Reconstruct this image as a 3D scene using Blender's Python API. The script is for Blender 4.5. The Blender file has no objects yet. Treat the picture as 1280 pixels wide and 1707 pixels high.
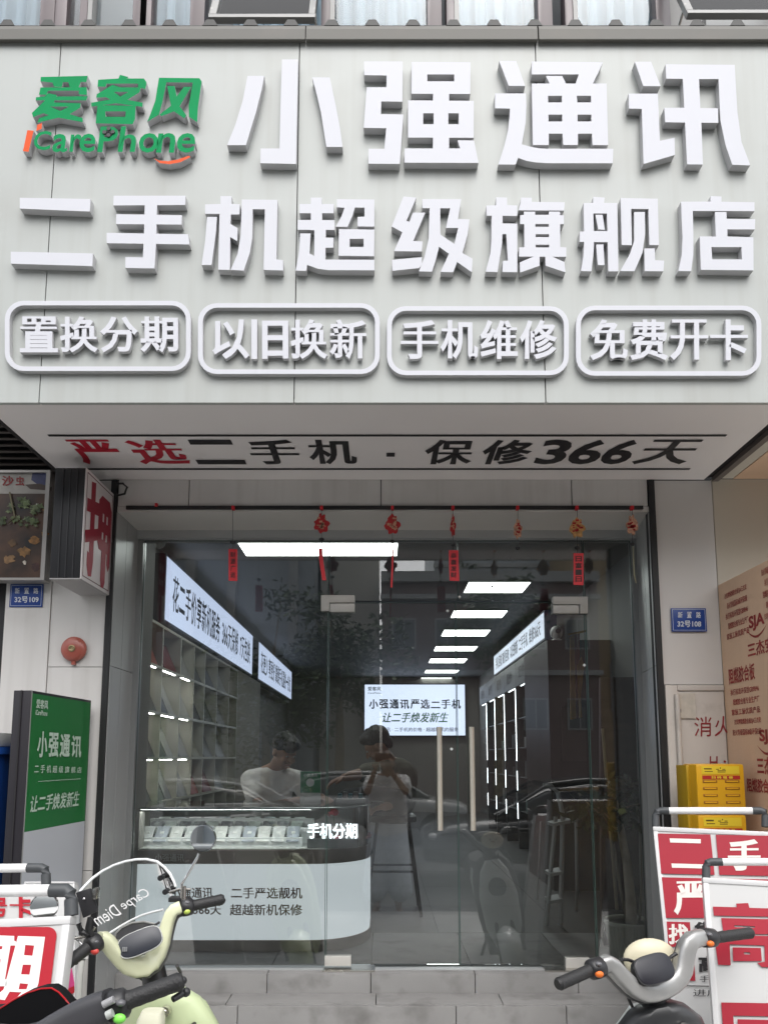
import bpy, bmesh, math, random
from math import radians as R, sin, cos, pi
from mathutils import Vector as V, Matrix, noise
from mathutils.geometry import delaunay_2d_cdt
random.seed(7)
SC = bpy.context.scene
COL = SC.collection

# ------------------------------------------------------------------ camera
F, CX, CY, TH, CAMZ = 1190.0, 637.0, 1116.0, R(7.0), 1.6
cam = bpy.data.cameras.new('camera')
camo = bpy.data.objects.new('camera', cam); COL.objects.link(camo)
camo.location = (0, 0, CAMZ); camo.rotation_euler = (R(90) + TH, 0, 0)
cam.sensor_fit = 'HORIZONTAL'; cam.sensor_width = 36.0; cam.lens = 36.0 * F / 1280
cam.shift_x = (640 - CX) / 1280; cam.shift_y = (CY - 853.5) / 1280
cam.clip_start = 0.02; cam.clip_end = 500
SC.camera = camo
# ------------------------------------------------------------------ sky, sun, exposure
SUN_EL, SUN_AZ = R(56), R(170)          # soft overcast light from high behind the street side
w = bpy.data.worlds.new('World'); SC.world = w; w.use_nodes = True
nt = w.node_tree; bg = nt.nodes['Background']
sky = nt.nodes.new('ShaderNodeTexSky'); sky.sky_type = 'NISHITA'; sky.sun_disc = False
sky.sun_elevation = SUN_EL; sky.sun_rotation = SUN_AZ; sky.dust_density = 4.0; sky.air_density = 1.0
hs = nt.nodes.new('ShaderNodeHueSaturation'); hs.inputs['Saturation'].default_value = 0.22
nt.links.new(sky.outputs[0], hs.inputs['Color']); nt.links.new(hs.outputs[0], bg.inputs['Color'])
bg.inputs['Strength'].default_value = 0.15
sl = bpy.data.lights.new('sun', 'SUN'); sl.energy = 0.6; sl.angle = R(95); sl.color = (1.0, 0.98, 0.955)
so = bpy.data.objects.new('sun', sl); COL.objects.link(so)
_d = V((sin(SUN_AZ) * cos(SUN_EL), cos(SUN_AZ) * cos(SUN_EL), sin(SUN_EL)))
so.rotation_euler = (_d).to_track_quat('Z', 'Y').to_euler()
SC.view_settings.view_transform = 'Standard'; SC.view_settings.look = 'None'
SC.view_settings.exposure = 1.0; SC.view_settings.gamma = 1.0
SC.view_settings.use_curve_mapping = False
SC.render.engine = 'CYCLES'
SC.cycles.max_bounces = 8; SC.cycles.transparent_max_bounces = 16; SC.cycles.caustics_reflective = False
SC.cycles.caustics_refractive = False; SC.cycles.sample_clamp_indirect = 4.0
try: SC.cycles.use_denoising = True
except Exception: pass

# ------------------------------------------------------------------ measuring: photo point -> world point on a real plane
def ray(px, py):
    u = (px - CX) / F; v = (CY - py) / F
    return V((u, cos(TH) - sin(TH) * v, sin(TH) + cos(TH) * v))
CAMP = V((0, 0, CAMZ))
def P(px, py, Y):
    d = ray(px, py); return CAMP + d * (Y / d.y)
def PX(px, py, X):
    d = ray(px, py); return CAMP + d * (X / d.x)
def PZ(px, py, z):
    d = ray(px, py); return CAMP + d * ((z - CAMZ) / d.z)

# ------------------------------------------------------------------ materials
MATS = {}
def mat(name, col, rough=0.5, metal=0.0, var=0.0, vscale=3.0, bump=0.0, bscale=60.0, coat=0.0, spec=0.5, streak=0.0, dirt=None, dirt_amt=0.0, rain=0.0):
    if name in MATS: return MATS[name]
    m = bpy.data.materials.new(name); m.use_nodes = True
    n = m.node_tree; b = n.nodes['Principled BSDF']; L = n.links
    b.inputs['Base Color'].default_value = (*col, 1); b.inputs['Roughness'].default_value = rough
    b.inputs['Metallic'].default_value = metal; b.inputs['Specular IOR Level'].default_value = spec
    b.inputs['Coat Weight'].default_value = coat; b.inputs['Coat Roughness'].default_value = 0.08
    if var or streak or bump or dirt_amt:
        tc = n.nodes.new('ShaderNodeTexCoord')
    if var or streak or dirt_amt:
        nz = n.nodes.new('ShaderNodeTexNoise'); nz.inputs['Scale'].default_value = vscale; nz.inputs['Detail'].default_value = 6
        mp = n.nodes.new('ShaderNodeMapping')
        L.new(tc.outputs['Object'], mp.inputs['Vector'])
        if streak: mp.inputs['Scale'].default_value = (1, 1, streak)
        L.new(mp.outputs[0], nz.inputs['Vector'])
        rp = n.nodes.new('ShaderNodeValToRGB')
        a = tuple(max(0, c * (1 - var)) for c in col); c2 = tuple(min(1, c * (1 + var)) for c in col)
        rp.color_ramp.elements[0].position = 0.3; rp.color_ramp.elements[1].position = 0.7
        rp.color_ramp.elements[0].color = (*a, 1); rp.color_ramp.elements[1].color = (*c2, 1)
        L.new(nz.outputs['Fac'], rp.inputs['Fac'])
        out = rp.outputs[0]
        if dirt_amt:
            n2 = n.nodes.new('ShaderNodeTexNoise'); n2.inputs['Scale'].default_value = vscale * 2.3; n2.inputs['Detail'].default_value = 9
            L.new(tc.outputs['Object'], n2.inputs['Vector'])
            r2 = n.nodes.new('ShaderNodeMapRange'); r2.inputs['From Min'].default_value = 0.52; r2.inputs['From Max'].default_value = 0.75
            r2.inputs['To Max'].default_value = dirt_amt
            L.new(n2.outputs['Fac'], r2.inputs['Value'])
            mx = n.nodes.new('ShaderNodeMixRGB'); mx.inputs[2].default_value = (*(dirt or (0.1, 0.09, 0.08)), 1)
            L.new(r2.outputs[0], mx.inputs[0]); L.new(out, mx.inputs[1]); out = mx.outputs[0]
        if rain:
            n3 = n.nodes.new('ShaderNodeTexNoise'); n3.inputs['Scale'].default_value = 1.0; n3.inputs['Detail'].default_value = 7
            m3 = n.nodes.new('ShaderNodeMapping'); m3.inputs['Scale'].default_value = (16, 16, .55)
            L.new(tc.outputs['Object'], m3.inputs['Vector']); L.new(m3.outputs[0], n3.inputs['Vector'])
            r3 = n.nodes.new('ShaderNodeMapRange'); r3.inputs['From Min'].default_value = .48; r3.inputs['From Max'].default_value = .8; r3.inputs['To Max'].default_value = rain
            L.new(n3.outputs['Fac'], r3.inputs['Value'])
            x3 = n.nodes.new('ShaderNodeMixRGB'); x3.inputs[2].default_value = (*(dirt or (.1,.09,.08)), 1)
            L.new(r3.outputs[0], x3.inputs[0]); L.new(out, x3.inputs[1]); L.new(x3.outputs[0], x3.inputs[1]) if False else None; out = x3.outputs[0]
        L.new(out, b.inputs['Base Color'])
    if var:
        mr = n.nodes.new('ShaderNodeMapRange'); mr.inputs['To Min'].default_value = max(0.02, rough - 0.06); mr.inputs['To Max'].default_value = min(1, rough + 0.08)
        L.new(nz.outputs['Fac'], mr.inputs['Value']); L.new(mr.outputs[0], b.inputs['Roughness'])
    if bump:
        nb = n.nodes.new('ShaderNodeTexNoise'); nb.inputs['Scale'].default_value = bscale; nb.inputs['Detail'].default_value = 4
        L.new(tc.outputs['Object'], nb.inputs['Vector'])
        bp = n.nodes.new('ShaderNodeBump'); bp.inputs['Strength'].default_value = bump; bp.inputs['Distance'].default_value = 0.01
        L.new(nb.outputs['Fac'], bp.inputs['Height']); L.new(bp.outputs[0], b.inputs['Normal'])
    MATS[name] = m; return m
def emit(name, col, s):
    if name in MATS: return MATS[name]
    m = bpy.data.materials.new(name); m.use_nodes = True; n = m.node_tree
    b = n.nodes['Principled BSDF']; b.inputs['Base Color'].default_value = (*[c * .6 for c in col], 1)
    b.inputs['Emission Color'].default_value = (*col, 1); b.inputs['Emission Strength'].default_value = s
    b.inputs['Roughness'].default_value = 0.4
    MATS[name] = m; return m
def glass(name, tint=(0.9, 0.95, 0.93), ior=1.5, dust=0.0, gain=1.0):
    if name in MATS: return MATS[name]
    m = bpy.data.materials.new(name); m.use_nodes = True; n = m.node_tree; L = n.links
    n.nodes.remove(n.nodes['Principled BSDF'])
    tr = n.nodes.new('ShaderNodeBsdfTransparent'); tr.inputs[0].default_value = (*tint, 1)
    gl = n.nodes.new('ShaderNodeBsdfGlossy'); gl.inputs['Roughness'].default_value = 0.0
    fr = n.nodes.new('ShaderNodeFresnel'); fr.inputs['IOR'].default_value = ior
    mu = n.nodes.new('ShaderNodeMath'); mu.operation = 'MULTIPLY'; mu.inputs[1].default_value = gain; mu.use_clamp = True
    mx = n.nodes.new('ShaderNodeMixShader')
    L.new(fr.outputs[0], mu.inputs[0]); L.new(mu.outputs[0], mx.inputs[0]); L.new(tr.outputs[0], mx.inputs[1]); L.new(gl.outputs[0], mx.inputs[2])
    last = mx.outputs[0]
    if dust:
        df = n.nodes.new('ShaderNodeBsdfDiffuse'); df.inputs[0].default_value = (0.6, 0.62, 0.6, 1)
        nz = n.nodes.new('ShaderNodeTexNoise'); nz.inputs['Scale'].default_value = 2.2; nz.inputs['Detail'].default_value = 8
        tc = n.nodes.new('ShaderNodeTexCoord'); L.new(tc.outputs['Object'], nz.inputs['Vector'])
        mr = n.nodes.new('ShaderNodeMapRange'); mr.inputs['From Min'].default_value = .3; mr.inputs['From Max'].default_value = .75
        mr.inputs['To Min'].default_value = dust * .3; mr.inputs['To Max'].default_value = dust
        L.new(nz.outputs['Fac'], mr.inputs['Value'])
        m2 = n.nodes.new('ShaderNodeMixShader'); L.new(mr.outputs[0], m2.inputs[0]); L.new(last, m2.inputs[1]); L.new(df.outputs[0], m2.inputs[2]); last = m2.outputs[0]
    L.new(last, n.nodes['Material Output'].inputs['Surface'])
    MATS[name] = m; return m

# ------------------------------------------------------------------ mesh helpers
class MB:
    def __init__(s): s.v = []; s.f = []
    def add(s, vs, fs):
        o = len(s.v); s.v += [V(x) for x in vs]; s.f += [tuple(i + o for i in f) for f in fs]; return s
    def box(s, x0, x1, y0, y1, z0, z1):
        return s.add([(x0,y0,z0),(x1,y0,z0),(x1,y1,z0),(x0,y1,z0),(x0,y0,z1),(x1,y0,z1),(x1,y1,z1),(x0,y1,z1)],
                     [(0,3,2,1),(4,5,6,7),(0,1,5,4),(1,2,6,5),(2,3,7,6),(3,0,4,7)])
    def hexa(s, a, b, c, d, n):
        """quad a b c d (counter-clockwise seen from the front) thickened by vector n to the back"""
        q = [V(a), V(b), V(c), V(d)]; n = V(n)
        return s.add(q + [x + n for x in q], [(0,1,2,3),(7,6,5,4),(0,4,5,1),(1,5,6,2),(2,6,7,3),(3,7,4,0)])
    def prism(s, pts, n):
        k = len(pts); n = V(n); q = [V(p) for p in pts]
        s.add(q + [x + n for x in q], [tuple(range(k)), tuple(range(2*k-1, k-1, -1))] + [(i, i+k, (i+1) % k + k, (i+1) % k) for i in range(k)])
        return s
    def tube(s, pts, r, n=10, closed=False, flat=1.0, cap=True, up=None, pw=2.0):
        pts = [V(p) for p in pts]; k = len(pts)
        rr = r if isinstance(r, (list, tuple)) else [r] * k
        rings = []
        for i, p in enumerate(pts):
            if closed: t = pts[(i+1) % k] - pts[i-1]
            else: t = pts[min(i+1, k-1)] - pts[max(i-1, 0)]
            t = t.normalized() if t.length > 1e-9 else V((0,0,1))
            ref = V(up) if up is not None else (V((0,0,1)) if abs(t.z) < .9 else V((0,1,0)))
            a = t.cross(ref).normalized(); b = a.cross(t).normalized()
            sp_ = lambda q: math.copysign(abs(q)**(2/pw), q)
            rings.append([p + a * (rr[i] * sp_(cos(2*pi*(j+.5)/n))) + b * (rr[i] * flat * sp_(sin(2*pi*(j+.5)/n))) for j in range(n)])
        o = len(s.v)
        for g in rings: s.v += g
        for i in range(k if closed else k-1):
            i2 = (i+1) % k
            for j in range(n):
                s.f.append((o+i*n+j, o+i*n+(j+1) % n, o+i2*n+(j+1) % n, o+i2*n+j))
        if not closed and cap:
            s.f.append(tuple(o+j for j in range(n))[::-1]); s.f.append(tuple(o+(k-1)*n+j for j in range(n)))
        return s
    def lathe(s, prof, c, axis=(0,0,1), n=20):
        """prof: list of (radius, height along axis)"""
        ax = V(axis).normalized(); ref = V((0,0,1)) if abs(ax.z) < .9 else V((1,0,0))
        a = ax.cross(ref).normalized(); b = ax.cross(a); c = V(c); o = len(s.v)
        for r, h in prof:
            for j in range(n): s.v.append(c + ax*h + a*(r*cos(2*pi*j/n)) + b*(r*sin(2*pi*j/n)))
        for i in range(len(prof)-1):
            for j in range(n): s.f.append((o+i*n+j, o+i*n+(j+1)%n, o+(i+1)*n+(j+1)%n, o+(i+1)*n+j))
        s.f.append(tuple(o+j for j in range(n))[::-1]); s.f.append(tuple(o+(len(prof)-1)*n+j for j in range(n)))
        return s
    def ell(s, c, r, n=14, m=9, rot=None):
        c = V(c); o = len(s.v)
        for i in range(m+1):
            th = pi*i/m
            for j in range(n):
                p = V((r[0]*sin(th)*cos(2*pi*j/n), r[1]*sin(th)*sin(2*pi*j/n), r[2]*cos(th)))
                s.v.append(c + (rot @ p if rot else p))
        for i in range(m):
            for j in range(n): s.f.append((o+i*n+j, o+(i+1)*n+j, o+(i+1)*n+(j+1)%n, o+i*n+(j+1)%n))
        return s
    def loft(s, secs, n=20, power=2.6, M=None):
        """secs: (cx, cy, z, hw, hd) super-ellipse rings, capped"""
        o = len(s.v)
        for (cx, cy, z, hw, hd) in secs:
            for j in range(n):
                a = 2*pi*j/n; ca, sa = cos(a), sin(a)
                s.v.append(V((cx + hw*math.copysign(abs(ca)**(2/power), ca), cy + hd*math.copysign(abs(sa)**(2/power), sa), z)))
        for i in range(len(secs)-1):
            for j in range(n): s.f.append((o+i*n+j, o+i*n+(j+1)%n, o+(i+1)*n+(j+1)%n, o+(i+1)*n+j))
        s.f.append(tuple(o+j for j in range(n))[::-1]); s.f.append(tuple(o+(len(secs)-1)*n+j for j in range(n)))
        return s
    def xf(s, M):
        s.v = [M @ x for x in s.v]; return s
    def build(s, name, m, parent=None, smooth=False, bev=0.0, seg=2, ang=38):
        me = bpy.data.meshes.new(name)
        inv = None
        me.from_pydata([tuple(x) for x in s.v], [], s.f)
        bm = bmesh.new(); bm.from_mesh(me)
        bmesh.ops.remove_doubles(bm, verts=bm.verts, dist=1e-5)
        bmesh.ops.recalc_face_normals(bm, faces=bm.faces)
        if bev:
            es = [e for e in bm.edges if len(e.link_faces) == 2 and e.calc_face_angle(0) > R(30)]
            bmesh.ops.bevel(bm, geom=es, offset=bev, segments=seg, affect='EDGES', profile=0.6, clamp_overlap=True)
        bm.to_mesh(me); bm.free()
        if smooth or bev:
            me.polygons.foreach_set('use_smooth', [True]*len(me.polygons)); me.set_sharp_from_angle(angle=R(ang))
        return link(name, me, m, parent)
def link(name, me, m, parent=None):
    o = bpy.data.objects.new(name, me); COL.objects.link(o)
    if m is not None: me.materials.append(m)
    if parent is not None:
        o.parent = parent; o.matrix_parent_inverse = wm(parent).inverted()
    return o
def wm(o):
    """world matrix without waiting for the depsgraph"""
    m = o.matrix_basis.copy()
    return wm(o.parent) @ o.matrix_parent_inverse @ m if o.parent else m
def tag(o, label=None, cat=None, group=None, kind=None):
    if label: o['label'] = label
    if cat: o['category'] = cat
    if group: o['group'] = group
    if kind: o['kind'] = kind
    return o
def thing(name, loc, label, cat, group=None):
    o = bpy.data.objects.new(name, None); COL.objects.link(o); o.location = V(loc); o.empty_display_size = .1
    return tag(o, label, cat, group)
def copy_tree(o, parent=None):
    c = o.copy(); COL.objects.link(c)
    if parent is not None: c.parent = parent
    for ch in [x for x in o.children]: copy_tree(ch, c)
    return c
def B(name, x0, x1, y0, y1, z0, z1, m, parent=None, bev=0.0):
    return MB().box(x0, x1, y0, y1, z0, z1).build(name, m, parent, bev=bev)

# ------------------------------------------------------------------ lettering
TX = {}
def text2d(body, bold=0.0, shear=0.0, sp=1.0, res=3):
    k = (body, bold, shear, sp)
    if k in TX: return TX[k]
    c = bpy.data.curves.new('lettering', 'FONT'); c.body = body; c.size = 1; c.shear = shear
    c.space_character = sp; c.resolution_u = res; c.fill_mode = 'FRONT'
    o = bpy.data.objects.new('lettering', c); COL.objects.link(o)
    dg = bpy.context.evaluated_depsgraph_get()
    me = bpy.data.meshes.new_from_object(o.evaluated_get(dg))
    bm = bmesh.new(); bm.from_mesh(me); bmesh.ops.remove_doubles(bm, verts=bm.verts, dist=1e-5)
    bm.verts.ensure_lookup_table()
    vs = [(v.co.x, v.co.y) for v in bm.verts]; fs = [tuple(v.index for v in f.verts) for f in bm.faces]
    bm.free(); bpy.data.objects.remove(o); bpy.data.meshes.remove(me); bpy.data.curves.remove(c)
    if bold:
        cnt = {}
        for f in fs:
            ar = sum(vs[f[i]][0]*vs[f[(i+1) % len(f)]][1]-vs[f[(i+1) % len(f)]][0]*vs[f[i]][1] for i in range(len(f)))
            g = f if ar > 0 else f[::-1]
            for i in range(len(g)):
                a, b = g[i], g[(i+1) % len(g)]; cnt.setdefault((min(a,b), max(a,b)), []).append((a,b))
        nn = {}
        for l in cnt.values():
            if len(l) == 1:
                a, b = l[0]; d = V((vs[b][0]-vs[a][0], vs[b][1]-vs[a][1]))
                if d.length > 1e-7:
                    d.normalize(); q = V((d.y, -d.x)); nn.setdefault(a, []).append(q); nn.setdefault(b, []).append(q)
        out = []
        for i, (x, y) in enumerate(vs):
            l = nn.get(i)
            if l:
                m = sum(l[1:], l[0].copy())
                if m.length > 1e-5:
                    m.normalize(); c_ = max(.55, m.dot(l[0])); x += m.x*bold/c_; y += m.y*bold/c_
            out.append((x, y))
        vs = out
    TX[k] = (vs, fs); return TX[k]
def solid(pts, faces, n, name, m, parent, sidemat=None):
    """front face sheet pts/faces, thickened backwards along -n"""
    k = len(pts); n = V(n)
    cnt = {}
    for f in faces:
        for i in range(len(f)):
            a, b = f[i], f[(i+1) % len(f)]; cnt.setdefault((min(a,b), max(a,b)), []).append((a,b))
    vs = [V(p) for p in pts]; fs = list(faces)
    if n.length > 0:
        vs += [p - n for p in vs[:k]]
        fs += [tuple(i + k for i in f[::-1]) for f in faces]
        nf = len(fs)
        for e, l in cnt.items():
            if len(l) == 1: a, b = l[0]; fs.append((b, a, a+k, b+k))
    me = bpy.data.meshes.new(name); me.from_pydata([tuple(x) for x in vs], [], fs)
    o = link(name, me, m, parent)
    if sidemat is not None and n.length > 0:
        me.materials.append(sidemat)
        for p in me.polygons:
            if p.index >= nf: p.material_index = 1
    return o
def letters(body, O, U, W, m, parent, depth=0.0, bold=0.02, shear=0.0, sp=1.0, name='lettering', lift=0.0, sidemat=None):
    """text whose ink box fills the parallelogram O, U (width), W (height)"""
    vs, fs = text2d(body, bold, shear, sp)
    x0 = min(v[0] for v in vs); x1 = max(v[0] for v in vs); y0 = min(v[1] for v in vs); y1 = max(v[1] for v in vs)
    O = V(O); U = V(U); W = V(W); n = U.cross(W).normalized()
    pts = [O + U*((x-x0)/(x1-x0)) + W*((y-y0)/(y1-y0)) + n*lift for x, y in vs]
    return solid(pts, fs, n*depth, name, m, parent, sidemat)
def frame_px(x0, y0, x1, y1, fn):
    O = fn(x0, y1); return O, fn(x1, y1) - O, fn(x0, y0) - O
def pxletters(body, x0, y0, x1, y1, fn, m, parent, **k):
    O, U, W = frame_px(x0, y0, x1, y1, fn); return letters(body, O, U, W, m, parent, **k)
def pxchars(body, x0, y0, x1, y1, fn, m, parent, gap=0.06, **k):
    """each character its own part, spread evenly over the box"""
    n = len(body); st = (x1-x0) / (n - gap); out = []
    for i, ch in enumerate(body):
        if ch != ' ': out.append(pxletters(ch, x0+i*st, y0, x0+i*st+st*(1-gap), y1, fn, m, parent, name='character', **k))
    return out
def inside(p, poly):
    c = False; x, y = p; j = len(poly)-1
    for i in range(len(poly)):
        if (poly[i][1] > y) != (poly[j][1] > y) and x < (poly[j][0]-poly[i][0])*(y-poly[i][1])/(poly[j][1]-poly[i][1]) + poly[i][0]: c = not c
        j = i
    return c
def union(strokes):
    """strokes: (outer, [holes]) 2-D polygons -> points, triangles of their union"""
    vs = []; es = []
    for o, hs in strokes:
        for poly in [o] + list(hs):
            b = len(vs); vs += [V((float(x), float(y))) for x, y in poly]
            es += [(b+i, b+(i+1) % len(poly)) for i in range(len(poly))]
    pv, pe, pf, _, _, _ = delaunay_2d_cdt(vs, es, [], 0, 1e-4)
    keep = []
    for f in pf:
        c = (sum(pv[i].x for i in f)/len(f), sum(pv[i].y for i in f)/len(f))
        if any(inside(c, o) and not any(inside(c, h) for h in hs) for o, hs in strokes): keep.append(tuple(f))
    return [(v.x, v.y) for v in pv], keep
def glyph(strokes, fn, m, parent, depth, org=(0,0), sc=1.0, name='character', sidemat=None):
    st = [(s if (len(s) == 2 and isinstance(s[0], list)) else (s, [])) for s in strokes]
    st = [([(org[0]+x/sc, org[1]+y/sc) for x, y in o], [[(org[0]+x/sc, org[1]+y/sc) for x, y in h] for h in hs]) for o, hs in st]
    pv, pf = union(st)
    pts = [fn(x, y) for x, y in pv]
    n = (fn(100, 0) - fn(0, 0)).cross(fn(0, 0) - fn(0, 100)).normalized()
    out = []
    for f in pf:
        a, b, c = (pts[i] for i in f[:3])
        out.append(f if (b-a).cross(c-a).dot(n) > 0 else f[::-1])
    return solid(pts, out, n*depth, name, m, parent, sidemat)
def rrect(x0, y0, x1, y1, r, n=6):
    pts = []
    for cx, cy, a0 in ((x1-r, y0+r, -90), (x1-r, y1-r, 0), (x0+r, y1-r, 90), (x0+r, y0+r, 180)):
        for i in range(n+1):
            a = R(a0 + 90*i/n); pts.append((cx + r*cos(a), cy + r*sin(a)))
    return pts
# ================================================================== MATERIALS
WHITEP = mat('cladding', (0.418, 0.44, 0.425), 0.42, var=0.03, vscale=1.4, dirt=(0.30, 0.29, 0.262), dirt_amt=0.22, rain=.32)
CLAD = mat('wall_cladding', (0.60, 0.585, 0.565), 0.38, var=0.04, vscale=1.2, dirt=(0.36, 0.34, 0.31), dirt_amt=0.3, rain=.4)
LETW = mat('letter_white', (0.60, 0.61, 0.655), 0.45, spec=.25, var=0.012, vscale=5)
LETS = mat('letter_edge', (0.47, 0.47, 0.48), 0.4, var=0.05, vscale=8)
GREEN = mat('letter_green', (0.003, 0.26, 0.085), 0.6, var=0.08, vscale=9, spec=.1)
ORANGE = mat('letter_orange', (0.70, 0.085, 0.012), 0.45, spec=.2)
GREYM = mat('flashing_metal', (0.115, 0.112, 0.10), 0.6, var=0.1, vscale=2, dirt=(0.16, 0.14, 0.12), dirt_amt=0.4)
BLACK = mat('black_strip', (0.012, 0.012, 0.013), 0.5)
ALU = mat('brushed_panel', (0.42, 0.43, 0.43), 0.34, metal=0.2, var=0.06, vscale=2, streak=0.15)
REDP = mat('red_print', (0.42, 0.012, 0.03), 0.5)
REDB = mat('board_red', (0.36, 0.012, 0.03), 0.45, var=0.05, vscale=3)
REDC = mat('bright_red', (0.60, 0.02, 0.03), 0.5, var=0.08, vscale=20)
INK = mat('ink', (0.015, 0.014, 0.016), 0.5)
WPAPER = mat('white_print', (0.78, 0.78, 0.76), 0.5)
STEEL = mat('steel', (0.62, 0.60, 0.56), 0.26, metal=1.0, var=0.08, vscale=5)
CHROME = mat('chrome', (0.8, 0.8, 0.8), 0.08, metal=1.0)
DARKM = mat('dark_frame', (0.11, 0.085, 0.085), 0.45, var=0.1)
GRANITE = mat('granite', (0.26, 0.256, 0.252), 0.6, var=0.12, vscale=3, bump=0.1, bscale=180, dirt=(0.09, 0.085, 0.08), dirt_amt=0.6)
BLUEP = mat('plate_blue', (0.012, 0.05, 0.24), 0.35, var=0.05, vscale=8)

# ================================================================== SETTING: ground, road
ZF, ZL = 0.515, 0.423          # shop floor, ledge
YF, YW, YG = 2.69, 3.50, 3.84  # fascia, wall and glass planes
ZS = 3.005                     # canopy underside
B('pavement', -30, 30, 0.16, 3.62, -0.25, 0.0, mat('paving', (0.46, 0.455, 0.44), 0.75, var=0.15, vscale=2, bump=0.15, bscale=120, dirt=(0.12, 0.11, 0.1), dirt_amt=0.4))['kind'] = 'structure'
B('road', -60, 60, -9.5, 0.0, -0.4, -0.13, mat('asphalt', (0.055, 0.055, 0.057), 0.85, var=0.2, vscale=4, bump=0.2, bscale=150))['kind'] = 'structure'
B('kerb', -30, 30, 0.001, 0.159, -0.25, 0.0, mat('kerb_stone', (.32,.31,.30), .7, var=.1))['kind'] = 'structure'
B('far_pavement', -60, 60, -40, -9.51, -0.4, 0.0, MATS['paving'])['kind'] = 'structure'
B('ground', -200, 200, -200, 200, -0.6, -0.41, mat('earth', (0.12, 0.11, 0.1), 0.9, var=0.2))['kind'] = 'structure'

# ================================================================== ENTRANCE STEP of granite slabs
st = thing('entrance_step', (0, 3.7, 0), 'low grey granite step in front of the glass shop doors', 'step')
Y1, Y2 = 3.755, 3.595
def slabs(xs, y0, y1, z0, z1):
    for a, b in zip(xs, xs[1:]):
        j = random.uniform(-.0012, .0012)
        B('slab', a+.0018, b-.0018, y0+j, y1, z0, z1, GRANITE, st, bev=.003)
xr = [-1.345] + [P(x, 1640, Y1).x for x in (445, 618, 792, 964)] + [1.36]
slabs(xr, Y1, 4.6, 0.18, ZF)
slabs([-1.6, -.75, -.03, .58, 1.25, 1.75], Y2, Y1-.003, .12, ZL)
xr2 = [P(x, 1690, Y2-.02).x for x in (-60, 160, 396, 760, 944, 1180, 1330)]
slabs(xr2, Y2-.025, Y2-.002, -.05, ZL-.004)
B('core', -1.7, 1.8, Y2+.004, 4.55, -.05, .176, INK, st)

# ================================================================== SHOP FACADE
fac = thing('shop_facade', (0, YW, 0), 'pale panelled shop front wall around the recessed glass doors', 'building')
zh = P(637, 853, YW).z                   # underside of the header
XO = 1.345                               # half opening at the wall plane
xl, xrgt, xgr = -1.345, 1.352, 1.402
# header panels
hz0, hz1 = zh + .03, ZS + .02
def hx(px): return P(px, 825, YW).x
for a, b in zip([xl, hx(315), hx(635), hx(953), ], [hx(315), hx(635), hx(953), xrgt]):
    B('header_panel', a+.0025, b-.0025, YW, YW+.05, hz0, hz1, CLAD, fac)
B('header_soffit', xl, xgr, YW+.002, YG-.03, zh, zh+.028, mat('header_white', (0.62, 0.60, 0.57), .45, var=.03), fac)
B('backing', xl-.3, xrgt+.3, YW+.06, YW+.1, zh+.03, 4.5, INK, fac)
B('head_frame', xl+.002, xgr-.002, YG-.045, YG+.05, zh-.045, zh-.001, ALU, fac)
# jambs: two brushed panels a side with a dark joint
for s, x in ((-1, xl), (1, xrgt)):
    xx = (x-.045, x) if s < 0 else (x, x+.045)
    zj = P(200, 1116, 3.65).z
    ym = YW + .15
    for y0, y1 in ((YW+.004, ym-.002), (ym+.002, YG+.05)):
        for z0, z1 in ((ZL-.02, zj-.0015), (zj+.0015, zh-.001)):
            if s < 0: B('jamb_panel', xx[0], xx[1], y0, y1, z0, z1, ALU, fac); continue
            k0, k1 = xrgt+.05*(y0-YW)/.34, xrgt+.05*(y1-YW)/.34       # the right reveal is splayed a little
            MB().hexa((k0, y0, z0), (k1, y1, z0), (k1, y1, z1), (k0, y0, z1), (.045, 0, 0)).build('jamb_panel', ALU, fac)
    B('glazing_channel', (x if s < 0 else xgr-.03), (x+.03 if s < 0 else xgr-.001), YG-.02, YG+.03, ZF, zh-.046, mat('channel', (.32,.33,.33), .35, metal=.6), fac)
# black expansion strips
for s in (-1, 1):
    x0 = P(187 if s < 0 else 1088, 1000, YW).x
    xs0, xs1 = (x0-.026, xl-.046+.024) if s < 0 else (xrgt+.046-.024, xrgt+.046)
    if s < 0: B('black_strip', xl-.032, xl-.003, YW-.012, YW+.05, 0.0, ZS-.003, BLACK, fac)
    else: B('black_strip', xrgt+.003, xrgt+.032, YW-.012, YW+.05, 0.0, ZS-.003, BLACK, fac)
# wall panels left and right
xjl = P(83, 1050, YW).x
zbl = P(130, 1112, YW).z; zcl = P(140, 1452, YW).z
for z0, z1 in ((0.0, zcl-.0015), (zcl+.0015, zbl-.0015), (zbl+.0015, ZS-.004)):
    B('wall_panel', xjl+.0015, xl-.034, YW, YW+.05, z0, z1, CLAD, fac)
B('wall_panel', P(4, 1100, YW).x, xjl-.0015, YW-.006, YW+.05, 0, ZS-.004, CLAD, fac)
XR = 1.68
zfr = P(1150, 1142, YW).z
B('wall_panel', xrgt+.034, XR, YW, YW+.05, zfr+.002, ZS-.004, mat('wall_beige', (.56,.535,.51), .42, var=.03, vscale=1.2), fac)
B('wall_core', -2.2, xl-.05, YW+.055, YG+.4, 0, 4.5, INK, fac)
B('wall_core', 1.46, 2.6, YW+.055, YG+.04, 0, 4.5, INK, fac)
# cable by the strip
MB().tube([P(192, 806, 3.47), P(205, 806, 3.47), P(212, 812, 3.47), P(208, 823, 3.47), P(195, 826, 3.48)], .006, 6).build('cable', BLACK, fac, smooth=True)

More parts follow.
